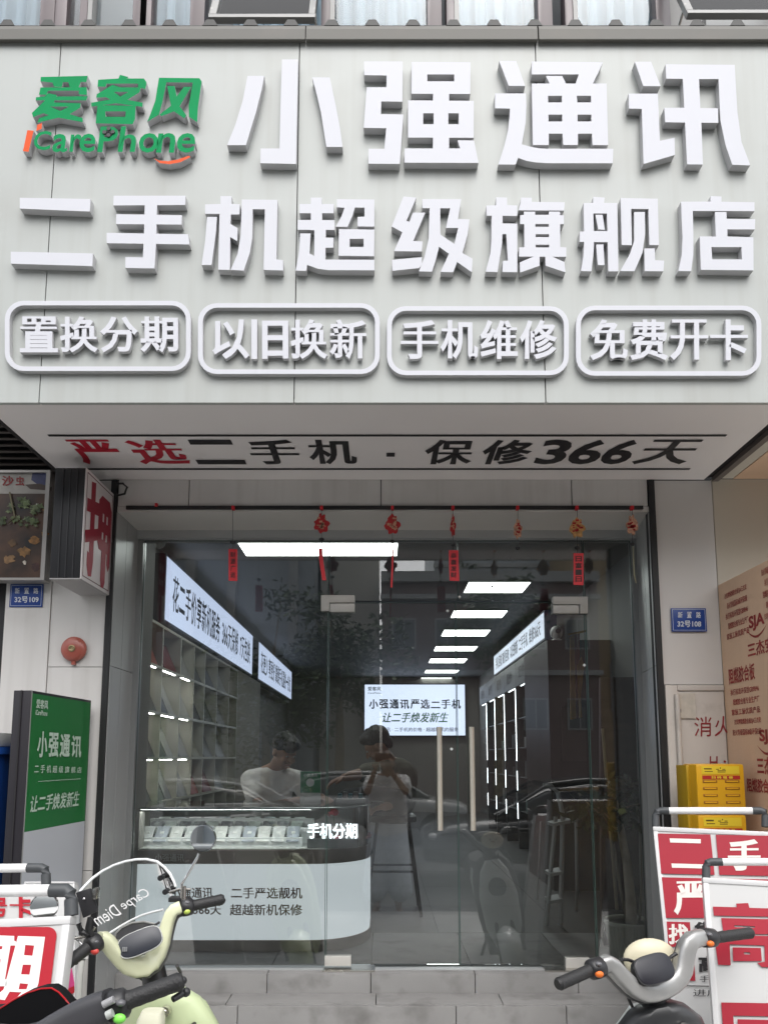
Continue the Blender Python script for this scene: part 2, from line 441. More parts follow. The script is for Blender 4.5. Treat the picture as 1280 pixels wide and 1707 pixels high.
# ================================================================== CANOPY FASCIA with its sign
fas = thing('sign_fascia', (0, YF, ZS), 'big pale panelled sign board projecting over the shop entrance', 'sign board')
ztop = 4.64
jx = [-2.1, -1.366, -.351, .651, 2.2]
for a, b in zip(jx, jx[1:]):
    B('fascia_panel', a+.0022, b-.0022, YF, YF+.02, ZS-.004, ztop, WHITEP, fas)
B('backing', -2.09, 2.19, YF+.022, YF+.06, ZS+.03, ztop, INK, fas)
# drip flashing: sloped metal cap in two lengths
xfl = P(904, 50, 2.6).x
for a, b in ((-2.2, P(506, 50, 2.6).x-.002), (P(506, 50, 2.6).x+.002, xfl-.003), (xfl+.003, 2.3)):
    z0, z1 = P(637, 64, YF-.022).z, P(637, 41, YF-.016).z
    MB().prism([(a, YF-.022, z0), (a, YF-.020, z0-.003), (a, YF-.003, z0+.002), (a, YF+.05, z1+.01), (a, YF-.012, z1), (a, YF-.020, z0+.05)], (b-a, 0, 0)).build('flashing', GREYM, fas)
roofm = mat('roof_sheet', (.06, .06, .058), .6, var=.15, vscale=4)
zr = P(637, 37.5, YF-.005).z
MB().hexa((-2.2, YF-.006, zr-.012), (2.3, YF-.006, zr-.012), (2.3, 3.5, zr+.07), (-2.2, 3.5, zr+.07), (0, 0, -.004)).build('roof_sheet', roofm, fas)
for i in range(-3, 22):
    x = P(2 + 68.7*i, 36, 2.64).x
    m = MB(); k = []
    for y, dz in ((YF-.008, 0), (3.5, .082)):
        k.append([(x-.032, y, zr-.014+dz), (x-.016, y, zr+.014+dz), (x+.016, y, zr+.014+dz), (x+.032, y, zr-.014+dz)])
    m.add(k[0]+k[1], [(0,1,2,3), (7,6,5,4), (0,4,5,1), (1,5,6,2), (2,6,7,3), (3,7,4,0)])
    m.build('rib', roofm, fas)
# underside
XSL, XSR = -1.600, 1.640
sof = mat('soffit', (.80,.765,.755), .4, var=.02, vscale=1.0)
B('soffit_panel', XSL, XSR, YF+.021, YW-.003, ZS, ZS+.02, sof, fas)
B('soffit_trim', XSL-.02, XSL-.001, YF+.021, YW-.003, ZS-.002, ZS+.2, INK, fas)
B('soffit_trim', XSR+.001, XSR+.04, YF+.021, YW-.003, ZS+.012, ZS+.2, INK, fas)
zb = ZS - .0025
def S(px, py): return PZ(px, py, zb)
sp = thing('soffit_lettering', (0, 3.05, zb), 'printed slogan in red and black between two thin lines under the canopy', 'lettering')
for a, b in (((66, 712), (1221, 716)), ((132, 775), (1156, 776))):
    y = S(640, 726 if a[1] < 740 else 782).y
    x0, x1 = S(*a).x, S(*b).x
    B('line', x0, x1, y-.008, y+.008, zb-.001, zb+.0005, INK, sp)
ya, yb = S(640, 733).y, S(640, 774).y   # near, far edges of the writing
# reading direction: top of the characters is away from the reader's feet, i.e. towards the street edge
def slog(t, px0, px1, m):
    x0, x1 = px0, px1
    letters(t, (x0, yb, zb), (x1-x0, 0, 0), (0, ya-yb, 0), m, sp, bold=.028, name='lettering')
mid = 754
def sx(px): return S(px, mid).x
for t, a, b, m in (('严', 122, 200, REDP), ('选', 220, 308, REDP), ('二', 318, 402, INK), ('手', 416, 498, INK), ('机', 514, 594, INK),
                   ('保', 708, 790, INK), ('修', 804, 886, INK), ('3', 898, 948, INK), ('6', 952, 1006, INK), ('6', 1008, 1058, INK), ('天', 1066, 1160, INK)):
    slog(t, sx(a), sx(b), m)
B('lettering', sx(644), sx(658), S(640, 755).y, S(640, 761).y, zb-.001, zb+.0005, INK, sp)

# ================================================================== BIG SIGN LETTERS (traced stroke by stroke, sheet-metal boxes with depth)
DL = 0.034
def FL(px, py): return P(px, py, YF-DL)
G1 = {
'小': [[(248,207),(410,207),(385,340),(330,560),(232,880),(50,880),(130,680),(200,450)],
      [(582,48),(738,48),(718,1062),(372,1055),(375,912),(558,912),(568,480)],
      [(875,222),(1045,222),(1100,480),(1145,720),(1170,897),(1012,897),(960,560),(910,350)]],
'强': [[(68,68),(443,68),(440,458),(235,455),(232,578),(450,582),(415,1062),(110,1060),(112,915),(265,915),(283,715),(65,712),(95,318),(285,318),(287,203),(70,200)],
      ([(530,72),(1100,76),(1098,383),(528,380)], [[(682,193),(943,193),(943,260),(682,260)]]),
      ([(495,445),(1132,450),(1132,808),(495,806)], [[(642,570),(743,570),(743,677),(642,677)], [(886,570),(986,570),(986,677),(886,677)]]),
      [(737,375),(893,375),(893,450),(737,450)], [(737,800),(893,800),(893,920),(737,920)],
      [(462,912),(1000,912),(975,832),(1135,835),(1178,1052),(460,1050)]],
'通': [[(98,63),(263,63),(350,306),(190,303)],
      [(58,378),(357,378),(362,500),(355,660),(318,872),(400,895),(480,910),(560,915),(1205,915),(1200,1055),(560,1055),(450,1047),(360,1030),(282,1003),(258,1068),(90,1068),(150,880),(185,730),(200,600),(203,525),(60,522)],
      [(415,68),(1105,76),(1005,285),(838,285),(870,193),(415,193)], [(552,208),(710,208),(750,288),(590,288)],
      ([(415,282),(1140,282),(1155,880),(1003,878),(998,768),(862,768),(862,878),(720,878),(712,768),(580,768),(580,878),(425,878)],
       [[(572,400),(707,400),(707,465),(574,465)], [(852,400),(990,400),(990,465),(855,465)], [(575,583),(710,583),(710,650),(578,650)], [(858,583),(993,583),(993,650),(860,650)]])],
'讯': [[(105,70),(262,70),(355,308),(187,306)], [(45,380),(328,380),(348,838),(490,808),(493,975),(190,1062),(172,527),(48,525)],
      [(403,95),(1073,100),(1100,560),(1140,850),(1225,1076),(1050,1070),(985,880),(935,640),(917,238),(727,238),(740,520),(910,522),(915,663),(750,662),(765,1068),(612,1066),(592,660),(400,657),(390,517),(585,517),(570,236),(410,234)]]}
G2 = {
'手': [[(155,85),(1115,85),(1110,207),(150,215)], [(190,330),(1065,345),(1062,470),(187,463)], [(62,580),(1150,600),(1165,735),(62,718)],
      [(570,190),(735,190),(720,750),(700,1055),(312,1048),(312,903),(545,908),(560,600)]],
'机': [[(300,90),(450,90),(447,195),(560,200),(552,335),(440,335),(432,460),(530,520),(522,690),(430,635),(425,1075),(270,1072),(285,400),(288,328),(95,325),(95,200),(300,195)],
      [(122,368),(252,368),(240,560),(183,1010),(48,1008),(95,700)],
      [(585,135),(1060,140),(1045,935),(1135,945),(1133,1083),(875,1075),(892,265),(730,265),(725,640),(690,850),(610,1085),(435,1075),(530,860),(570,600)]],
'超': [[(265,110),(412,110),(418,545),(265,545)], [(115,195),(570,195),(570,318),(115,318)], [(90,408),(580,410),(583,542),(90,540)], [(312,535),(465,535),(458,960),(310,900)],
      [(450,645),(568,645),(565,778),(450,780)],
      [(122,588),(262,588),(255,700),(248,855),(310,890),(460,938),(1112,940),(1112,1080),(500,1078),(360,1060),(215,1008),(207,1088),(62,1085),(110,820)],
      [(610,130),(1112,135),(1112,497),(888,495),(888,368),(980,365),(980,243),(852,243),(820,350),(755,500),(597,498),(670,370),(715,245),(612,240)],
      ([(640,530),(1112,538),(1108,893),(633,885)], [[(783,660),(968,660),(967,770),(783,768)]])],
'级': [[(260,95),(430,110),(298,420),(340,432),(385,310),(550,312),(388,690),(512,695),(505,828),(135,825),(245,572),(102,495)],
      [(108,940),(505,905),(505,1000),(470,1050),(112,1088)],
      ([(512,130),(1030,130),(985,395),(1140,400),(1115,600),(1045,850),(1180,925),(1172,1107),(975,970),(922,1105),(755,1103),(865,860),(735,765),(690,940),(640,1098),(465,1095),(540,900),(595,660),(608,252),(512,250)],
       [[(750,252),(882,252),(825,515),(988,515),(938,730),(755,605),(750,580)]])],
'旗': [[(215,105),(360,110),(362,210),(497,215),(497,355),(302,352),(302,455),(497,458),(497,1105),(298,1103),(305,955),(372,950),(350,597),(298,597),(295,720),(235,1103),(75,1100),(140,850),(152,700),(155,352),(88,350),(85,215),(215,212)],
      [(545,165),(1130,172),(1120,283),(512,280)], [(548,110),(690,112),(690,175),(540,175)],
      ([(585,298),(735,298),(735,340),(918,340),(918,298),(1065,298),(1068,345),(1120,345),(1118,465),(1068,465),(1070,770),(1150,775),(1150,900),(520,897),(522,775),(592,772),(590,465),(535,463),(535,345),(585,342)],
       [[(738,462),(917,462),(917,500),(738,500)], [(742,598),(920,598),(920,638),(742,638)], [(742,738),(922,738),(922,776),(742,776)]]),
      [(735,890),(795,890),(795,1020),(535,1110),(530,975)], [(870,890),(945,890),(1125,970),(1140,1107),(875,1020)]],
'舰': [([(270,100),(420,110),(415,180),(590,182),(605,1095),(470,1093),(462,705),(280,703),(275,850),(245,1093),(108,1090),(140,880),(148,703),(88,700),(90,565),(148,562),(140,182),(268,180)], [[(272,322),(452,322),(460,558),(278,556)]]),
      [(300,340),(395,340),(425,540),(337,535)], [(308,737),(405,735),(420,1012),(330,1010)],
      [(635,115),(1130,125),(1145,745),(1018,742),(1005,262),(775,260),(785,745),(650,742)],
      [(815,302),(958,302),(962,600),(925,850),(820,1092),(630,1090),(760,860),(815,690)],
      [(950,790),(1090,787),(1095,945),(1215,952),(1205,1093),(955,1092)]],
'店': [[(555,90),(700,95),(700,165),(1140,172),(1140,290),(318,288),(325,600),(325,870),(295,1092),(125,1090),(170,880),(180,650),(160,165),(553,163)],
      ([(612,302),(765,302),(770,393),(1150,398),(1145,535),(778,533),(780,630),(1125,640),(1128,1082),(425,1073),(410,628),(625,630)], [[(565,770),(965,770),(975,935),(578,935)]])]}
r1 = thing('name_sign', FL(820, 190), 'top row of four huge white box letters on the fascia', 'sign')
for ch, ox in zip('小强通讯', (370, 595, 815, 1040)):
    glyph(G1[ch], FL, LETW, r1, DL-.001, (ox, 90), 5.818, sidemat=LETS)
r2 = thing('store_sign', FL(640, 390), 'middle row of eight large white box letters on the fascia', 'sign')
for q in ([(33,329),(151,331),(150,352),(33,347)], [(18,419),(155,422),(154,443),(18,439)]): glyph([q], FL, LETW, r2, DL-.001, name='stroke', sidemat=LETS)
for ch, ox in zip('手机超级旗舰店', (170, 330, 485, 640, 800, 955, 1115)):
    glyph(G2[ch], FL, LETW, r2, DL-.001, (ox, 315), 8.0, sidemat=LETS)
# four framed service signs
DS = 0.024
def FS(px, py): return P(px, py, YF-DS)
for t, x0, y0, x1, y1, cx0, cy0, cx1, cy1, lab in (
        ('置换分期', 8, 501, 318, 618, 33, 527, 297, 587, 'white rounded frame with letters at the left end of the sign row'),
        ('以旧换新', 330, 505, 633, 623, 354, 532, 611, 598, 'white rounded frame with letters below the large mobile character'),
        ('手机维修', 645, 510, 948, 625, 668, 533, 929, 598, 'white rounded frame with repair letters right of centre in the row'),
        ('免费开卡', 960, 509, 1269, 626, 983, 532, 1247, 600, 'white rounded frame with letters at the right end of the sign row')):
    s_ = thing('service_sign', FS((x0+x1)/2, y1), lab, 'sign', 'framed service signs on the fascia')
    glyph([(rrect(x0, y0, x1, y1, 31), [rrect(x0+8, y0+7.5, x1-8, y1-7.5, 24)])], FS, LETW, s_, DS-.001, name='frame', sidemat=LETS)
    pxchars(t, cx0, cy0, cx1, cy1, FS, LETW, s_, depth=.018, bold=.024, sidemat=LETS, gap=.05)
# green brand logo
DG = 0.03
def FG(px, py): return P(px, py, YF-DG)
lg = thing('logo_sign', FG(185, 250), 'green brand logo of box characters with orange smile on the fascia', 'sign')
GL = [[[(152,70),(465,62),(455,105),(418,103),(405,140),(345,138),(335,105),(300,105),(292,138),(240,135),(230,108),(150,100)],
       [(150,140),(458,138),(460,190),(405,187),(405,162),(200,162),(190,190),(140,187)],
       ([(120,205),(180,200),(200,178),(260,190),(255,200),(465,198),(455,226),(245,226),(240,240),(418,245),(415,275),(345,318),(432,345),(432,372),(270,342),(130,375),(140,345),(205,325),(170,312),(100,338),(93,310),(180,226),(118,226)], [[(215,268),(340,268),(282,296)]])],
      [[(535,88),(670,80),(680,55),(735,70),(725,80),(840,80),(857,105),(850,150),(800,140),(800,115),(590,115),(585,135),(530,135)],
       ([(525,185),(600,140),(630,122),(680,138),(820,140),(810,172),(730,222),(832,242),(830,270),(655,246),(490,268),(488,242),(615,220),(585,205),(522,208)], [[(640,170),(735,170),(682,200)]]),
       ([(530,258),(785,262),(780,350),(765,385),(518,380)], [[(582,300),(718,300),(715,335),(585,335)]])],
      [[(940,75),(1210,78),(1225,100),(1200,270),(1195,372),(1140,335),(1138,260),(1165,108),(990,106),(965,230),(940,322),(862,368),(882,320),(915,230)],
       [(995,130),(1045,130),(1058,200),(1105,136),(1155,135),(1078,265),(1122,325),(1110,347),(1040,300),(955,332),(945,320),(1020,262)]]]
for g in GL: glyph(g, FG, GREEN, lg, DG-.001, (30, 110), 4.0, sidemat=LETS)
glyph([[(62,425),(105,428),(70,570),(33,565)]], FG, ORANGE, lg, DG-.001, (30, 110), 4.0, sidemat=LETS)
glyph([[(128,390),(160,378),(158,415),(122,432)]], FG, ORANGE, lg, DG-.001, (30, 110), 4.0, name='accent', sidemat=LETS)
glyph([[(905,612),(940,628),(1000,632),(1060,622),(1140,595),(1150,605),(1080,640),(1010,652),(945,645)]], FG, ORANGE, lg, DG-.001, (30, 110), 4.0, name='smile', sidemat=LETS)
for ch, a, b, t, bo in (('C', 106, 225, 430, 558), ('a', 228, 328, 450, 572), ('r', 342, 424, 452, 570), ('e', 410, 516, 448, 572), ('P', 528, 668, 400, 572),
                   ('h', 664, 788, 400, 570), ('o', 806, 936, 444, 575), ('n', 920, 1050, 444, 575), ('e', 1060, 1182, 444, 575)):
    pxletters(ch, 30+a/4, 110+t/4, 30+b/4, 110+bo/4, FG, GREEN, lg, depth=DG-.001, bold=.014, shear=.12, name='character', sidemat=LETS)
for i, (x, y) in enumerate(((606, 418), (578, 442), (634, 440), (606, 462))):
    c = FG(30+x/4, 110+y/4); MB().lathe([(.0085, -.004), (.0085, .0005)], c, (0, 1, 0), 10).build('accent', INK, lg)

# ================================================================== UPPER STOREY above the canopy
up = thing('upper_storey', (0, 3.5, 5), 'grey brown wall of the storey above the sign canopy', 'building')
YU = 3.5
WALLU = mat('upper_wall', (.30, .285, .275), .7, var=.08, vscale=3)
PURP = mat('window_brown', (.13, .105, .11), .4, var=.08)
WFR = mat('window_white', (.27, .27, .262), .4, var=.04)
PANE = glass('window_glass', (.96, .98, .99), 1.2)
CURT = mat('curtain', (.27, .36, .42), .8, var=.2, vscale=2.5, streak=.1)
zu0, zu1 = P(637, 45, YU).z - .25, 7.2
def ux(px): return P(px, 20, YU).x
edges = [-2.4, ux(-70), ux(82), ux(105), ux(235), ux(245), ux(330), ux(545), ux(722), ux(752), ux(905), ux(948), ux(1100), 2.6]
for a, b in ((edges[0], edges[1]), (edges[12], edges[13])): B('wall', a, b, YU, YU+.2, zu0-.6, zu1, WALLU, up)
B('wall', edges[1], edges[12], YU, YU+.2, zu0-.6, zu0, WALLU, up)
B('wall', edges[1], edges[12], YU, YU+.2, 6.9, zu1, WALLU, up)
B('room_dark', -2.4, 2.6, YU+.7, YU+.8, zu0-.6, zu1, mat('dim_room', (.12,.13,.14), .9), up)
def curtain(x0, x1, y, z0, z1, par, seedv):
    n = max(10, int((x1-x0)/.012)); rnd = random.Random(seedv); ph = rnd.random()*6
    vs = []; fs = []
    for i in range(n+1):
        x = x0+(x1-x0)*i/n; yy = y + .03*sin(x*52+ph) + .016*sin(x*121+ph*2)
        vs += [(x, yy, z0), (x, yy, z1)]
    for i in range(n): fs.append((2*i, 2*i+2, 2*i+3, 2*i+1))
    return MB().add(vs, fs).build('curtain', CURT, par, smooth=True, ang=80)
labs = ['brown framed window with grey curtain at the top left corner', 'plain brown framed window pair with pale strip beside its dark mullion', 'narrow curtained window left of the open awning sash',
        'curtained window right of the open awning sash in the upper storey', 'curtained window above the third huge white letter of the name', 'curtained window left of the grey wall at top right']
for i, (a, b) in enumerate(((-70, 82), (105, 235), (245, 330), (545, 722), (752, 905), (948, 1100))):
    x0, x1 = ux(a), ux(b)
    wt = thing('upper_window', ((x0+x1)/2, YU, zu0), labs[i], 'window', 'windows of the storey above the canopy')
    fr = MB(); t = .035
    fr.box(x0-.03, x0+t, YU-.03, YU+.06, zu0, 6.9).box(x1-t, x1+.045, YU-.03, YU+.06, zu0, 6.9).box(x0+t, x1-t, YU-.03, YU+.06, 6.85, 6.9).box(x0+t, x1-t, YU-.02, YU+.06, zu0, zu0+.05)
    fr.build('frame', PURP, wt, bev=.004)
    if i in (1, 3, 4, 5): 
        xm = ux({1: 152, 3: 552, 4: 757, 5: 953}[i]); B('mullion', xm-.002, xm+.022, YU-.038, YU+.03, zu0+.05, 6.84, WFR, wt)
    if i == 1: B('mullion', ux(138), ux(150), YU-.034, YU+.03, zu0+.05, 6.84, PURP, wt)
    if i == 3: B('mullion', ux(545), ux(551), YU-.034, YU+.03, zu0+.05, 6.84, PURP, wt)
    B('pane', x0+t, x1-t, YU+.012, YU+.018, zu0+.05, 6.85, PANE, wt)
    if i != 1: curtain(x0-.02, x1+.02, YU+.075, zu0, 6.9, wt, i+3)
    else: B('curtain', x0-.02, x1+.02, YU+.3, YU+.31, zu0, 6.9, mat('blind_grey', (.30,.33,.34), .7, var=.05), wt)
# two opened awning sashes that stick out above the roof
for (a, b, yb_, lab) in ((347, 525, 27, 'opened white awning window sash left of the sign centre'), (1147, 1330, 20, 'opened white awning window sash at the top right corner')):
    Ya = 3.18
    lo0, lo1 = P(a, yb_, Ya), P(b, yb_, Ya)
    H = V((0, .30, .75))
    wt = thing('awning_window', lo0, lab, 'window', 'opened sashes above the canopy')
    t = .035; U = (lo1-lo0).normalized(); Wn = H.normalized(); N = U.cross(Wn)
    f = MB(); L_ = (lo1-lo0).length; Hh = H.length
    def q(u0, u1, w0, w1, m=None, off=0, th=.03):
        a_ = lo0+U*u0+Wn*w0-N*off; f.hexa(a_, lo0+U*u1+Wn*w0-N*off, lo0+U*u1+Wn*w1-N*off, lo0+U*u0+Wn*w1-N*off, -N*th)
    q(0, L_, 0, t); q(0, L_, Hh-t, Hh); q(0, t, t, Hh-t); q(L_-t, L_, t, Hh-t)
    f.build('sash_frame', WFR, wt, bev=.004)
    f = MB(); q(t, L_-t, t, Hh-t, off=.012, th=.005); f.build('pane', PANE, wt)
    f = MB()
    for s_ in (0.0, L_-.012): f.tube([lo0+U*(s_+.006)+Wn*.1, V((lo0.x+s_+.006, YU, lo0.z-.02))], .007, 6)
    f.build('stay', STEEL, wt)
    # lit interior curtain behind the opening
    B('frame', lo0.x-.02, lo1.x+.02, YU-.02, YU+.02, zu0+.0, zu0+.07, WFR, wt)
    curtain(lo0.x, lo1.x, YU+.2, zu0, 6.9, wt, 11)
B('wall', edges[6]-.01, edges[7]+.01, YU+.25, YU+.3, zu0-.6, zu1, mat('dim_room2', (.2,.22,.23), .9), up)
# small service boxes on the wall at the right
for i, (a, b) in enumerate(((1174, 1222), (1226, 1290))):
    p0, p1 = P(a, 44, 3.4), P(b, 26, 3.4)
    tag(B('utility_box', p0.x, p1.x, 3.38, 3.5, p0.z-.05, p1.z, mat('utility_grey', (.36,.35,.34), .6, var=.05), None, bev=.006),
        ('grey service box under the opened sash, the left one of two', 'grey service box under the opened sash, the right one of two')[i], 'utility box', 'service boxes above the canopy')
# ================================================================== GLASS FRONT
GLS = glass('door_glass', (.985, .995, .99), 1.9, dust=.02)
gd = thing('glass_front', (0, YG, ZF), 'frameless glass shop front with two glass doors and fixed panes', 'glass front')
def gx(px, py=1300): return P(px, py, YG).x
xd0, xdm, xd1 = gx(545), gx(763), gx(985)
ztr = P(760, 1003, YG).z
zgt = zh - .046
EDGE = mat('glass_edge', (.10, .17, .15), .25)
def pane(name, x0, x1, z0, z1, y=YG):
    o = MB().hexa((x0, y, z0), (x1, y, z0), (x1, y, z1), (x0, y, z1), (0, .010, 0)).build(name, GLS, gd)
    e = MB()
    for s in (x0, x1): e.box(s-.0015, s+.0015, y+.001, y+.009, z0, z1)
    e.box(x0, x1, y+.001, y+.009, z1-.0015, z1+.0015)
    e.build('edge', EDGE, o); return o
pane('side_pane', xl+.03, xd0-.004, ZF+.012, zgt)
pane('side_pane', xd1+.004, xgr-.03, ZF+.012, zgt)
pane('transom_pane', xd0+.004, gx(763, 940)-.003, ztr+.006, zgt)
pane('transom_pane', gx(763, 940)+.003, xd1-.004, ztr+.006, zgt)
pane('door', xd0+.004, xdm-.003, ZF+.02, ztr-.006, YG+.002)
pane('door', xdm+.003, xd1-.004, ZF+.02, ztr-.006, YG+.002)
# patch fittings
PF = mat('patch_steel', (.60, .585, .55), .42, metal=.3, var=.05)
def fit(pts, y0=YG-.016): 
    w = [P(x, y, y0) for x, y in pts]
    return MB().prism([(p.x, y0, p.z) for p in w], (0, .044, 0)).build('patch_fitting', PF, gd, bev=.002)
fit([(535,992),(591,992),(591,1004.5),(549,1004.5),(549,1018.5),(535,1018.5)]); fit([(550,1006),(591,1006),(591,1020),(550,1020)])
fit([(922,994.5),(980,994.5),(980,1022.5),(967,1022.5),(967,1007.5),(922,1007.5)]); fit([(922,1009),(965,1009),(965,1022.5),(922,1022.5)])
fit([(541,1595),(585,1595),(585,1611),(541,1611)]); fit([(943,1598),(983,1598),(983,1615),(943,1615)])
for a, b in ((539, 625), (905, 984)):
    B('floor_plate', gx(a, 1612), gx(b, 1612), YG-.06, YG+.05, ZF+.0005, ZF+.008, STEEL, gd)
B('sill', xl+.004, xgr-.004, YG-.03, YG+.03, ZF+.0003, ZF+.0035, ALU, gd)
# pull handles
for a in (731.5, 785):
    x = gx(a, 1300); z0, z1 = P(a, 1383, YG).z, P(a, 1213, YG).z
    m = MB().tube([(x, YG-.06, z0), (x, YG-.06, z1)], .0145, 20)
    for z in (z0+.07, z1-.07): m.tube([(x, YG-.06, z), (x, YG+.0, z)], .007, 8)
    m.build('handle', mat('handle_steel', (.74,.69,.60), .30, metal=.55), gd, smooth=True)
# small stickers on the glass
for i, (x, y) in enumerate(((820, 978), (766, 995), (752.5, 1249), (746, 1018.5), (848, 932), (974, 1109))):
    c = P(x, y, YG-.001)
    tag(MB().prism([c+V((-.009, 0, 0)), c+V((0, 0, -.009)), c+V((.009, 0, 0)), c+V((0, 0, .009))], (0, .0008, 0)).build('sticker', WPAPER if i in (1, 2, 3, 5) else mat('grey_sticker', (.25,.26,.26), .5), None),
        ['grey diamond sticker on the near ceiling light of the glass', 'pale diamond sticker left of the near small ceiling light', 'white diamond sticker between the two door handles', 'tiny pale sticker left of the second ceiling light',
         'dark diamond sticker high on the glass beside a bell charm', 'pale sticker on the glass beside the yellow pennant'][i], 'sticker', 'diamond stickers on the glass')

# ================================================================== RAIL WITH NEW-YEAR CHARMS
zrl = P(640, 847, YW).z
tag(B('black_rail', P(210, 847, YW-.01).x, P(1072, 847, YW-.01).x, YW-.012, YW-.001, zrl-.009, zrl+.009, BLACK), 'thin black rail taped across the panels above the glass doors', 'rail')
YH = YW-.035
CH = mat('charm_red', (.40, .012, .016), .5, var=.25, vscale=60)
CG = mat('charm_gold', (.52, .28, .10), .5, var=.3, vscale=60)
CW = mat('charm_cream', (.55, .30, .20), .6, var=.4, vscale=90)
def charm(x, orn, ring, tg, lab, txt=None, m=CH, thin=1.0, clip=846):
    r = thing('hanging_charm', P(x, clip, YH), lab, 'charm', 'new year charms hanging from the rail')
    c = P(x, clip, YH)
    B('clip', c.x-.007, c.x+.007, YH-.004, YW-.013, c.z-.010, c.z+.010, REDC, r, bev=.002)
    MB().tube([c, P(x, (tg[1] if tg else ring), YH)], .0011, 5).build('string', INK, r)
    if orn:
        cx_, cy_ = x, (orn[0]+orn[1])/2; h = (orn[1]-orn[0])/2; wd = h*.72*thin
        rnd = random.Random(int(x)); pts = []
        for i in range(34):
            a = 2*pi*i/34; k = 1 + .13*sin(a*7+x) + rnd.uniform(-.07, .07)
            pts.append((cx_ + wd*k*cos(a)*(1.1 if sin(a) > -.2 else .75), cy_ + h*k*sin(a)))
        o = MB().prism([P(px, py, YH-.004) for px, py in pts], (0, .007, 0)).build('ornament', m, r)
        d = MB()
        for i in range(16):
            a = rnd.uniform(0, 6.28); q = rnd.uniform(.15, .75); pc = P(cx_+wd*q*cos(a), cy_+h*q*sin(a), YH-.005)
            s_ = rnd.uniform(.004, .008)
            d.box(pc.x-s_*thin, pc.x+s_*thin, YH-.0062, YH-.0042, pc.z-s_*.6, pc.z+s_*.6)
        d.build('pattern', CW if m is CH else CH, o)
    if ring:
        MB().ell(P(x, ring, YH), (.011*(.5+.5*thin)+.003, .008, .009), 10, 7).build('bead', INK, r, smooth=True)
    if tg:
        x0, y0, x1, y1, cur = tg; n = 8; poly = []
        L_ = [(x0 + cur*sin(pi*.5*i/n)*i/n, y0+(y1-y0)*i/n) for i in range(n+1)]
        for (a, b) in L_: poly.append((a, b))
        for (a, b) in L_[::-1]: poly.append((a + (x1-x0), b + .5))
        o = MB().prism([P(a, b, YH-.002) for a, b in poly], (0, .004, 0)).build('tag', REDC, r)
        if txt:
            k = len(txt); s_ = (y1-y0-8)/k
            for i, ch in enumerate(txt):
                pxletters(ch, x0+3, y0+5+i*s_, x1-3, y0+3+(i+1)*s_, lambda a, b: P(a, b, YH-.0035), mat('charm_ink', (.03,.004,.005), .5), o, bold=.02)
    return r
c0 = P(258, 839, YH); tag(B('clip', c0.x-.007, c0.x+.007, YW-.016, YW-.001, c0.z-.009, c0.z+.009, REDC, None, bev=.002), 'small red clip left alone on the header panel', 'clip')
charm(388, None, 904, (381, 915, 395.5, 968, 0), 'charm with a broad red tag and no ornament left of the big ceiling light', '财源广进')
charm(536, (857, 888), 899, (531, 914, 537.5, 967, 6), 'charm with red ornament and a thin curved red tag in front of the ceiling light')
charm(654, (857, 889), 903, (653, 916, 656, 979, -2), 'charm with red ornament and a tag seen edge-on at the light end')
charm(755, (858, 893), 908, (748, 917, 764, 968, 1.5), 'charm with narrow ornament and a black lettered red tag right of centre', '恭喜发财', thin=.32)
charm(863, (865, 897), 914, None, 'charm with a dull narrow ornament and only a bead below', m=CW, thin=.55)
charm(962, (863, 895), 913, (956, 922, 972.5, 975, 0), 'charm with gold ornament and rounded red tag above the steel fitting', '日富一日', m=CG)
k_ = charm(1054, (859, 890), 907, None, 'rightmost charm with orange ornament and a dangling twig', m=CW, thin=.8)
MB().tube([P(1055, 911, YH), P(1056, 940, YH), P(1057, 958, YH), P(1060, 972, YH)], [.002, .003, .0035, .003], 6).build('twig', mat('twig', (.25,.24,.16), .7), k_)

# ================================================================== INTERIOR SHELL
XI0, XI1, YB, ZC = -1.93, 1.95, 14.4, 3.2
FLT = mat('floor_tile', (.072, .069, .065), .5, var=.08, vscale=2.0)
fl = B('floor', XI0, XI1, 4.6, YB, ZF-.1, ZF-.006, INK); fl['kind'] = 'structure'
xs = [XI0, -1.25, -.45, .35, 1.15, XI1]; ys = [4.6+.8*i for i in range(13)]
tm = None
for i, (a, b) in enumerate(zip(xs, xs[1:])):
    for y0, y1 in zip(ys, ys[1:]):
        B('tile', a+.0015, b-.0015, y0+.0015, min(y1, YB)-.0015, ZF-.005, ZF, FLT, fl)
inw = mat('interior_wall', (.24, .232, .215), .6, var=.04)
for nm, a in (('wall_left', (XI0-.1, XI0, YG+.4, YB, ZF-.1, ZC)), ('wall_right', (XI1, XI1+.1, YG+.4, YB, ZF-.1, ZC)), ('wall_back', (XI0, XI1, YB, YB+.1, ZF-.1, ZC))):
    B(nm, *a, inw)['kind'] = 'structure'
for nm, a in (('wall_left_front', (XI0-.1, xl-.047, YG+.401, YG+.5, ZF-.1, ZC)), ('wall_right_front', (xrgt+.047, XI1+.1, YG+.401, YG+.5, ZF-.1, ZC))):
    pass
ce = B('ceiling', XI0-.1, XI1+.1, YG+.06, YB+.1, ZC, ZC+.05, mat('ceiling_grey', (.13, .135, .135), .6, var=.05)); ce['kind'] = 'structure'
B('return_wall', XI0-.1, xl-.046, YG-.0+.055, YG+.42, ZF-.1, ZC-.001, inw)['kind'] = 'structure'
B('return_wall', 1.56, XI1+.1, YG+.055, YG+.42, ZF-.1, ZC-.001, inw)['kind'] = 'structure'
B('lintel_wall', xl-.046, 1.555, YG+.06, YG+.12, zh+.03, ZC-.001, inw)['kind'] = 'structure'
LITE = emit('panel_light', (.93, 1.0, .96), 3.6)
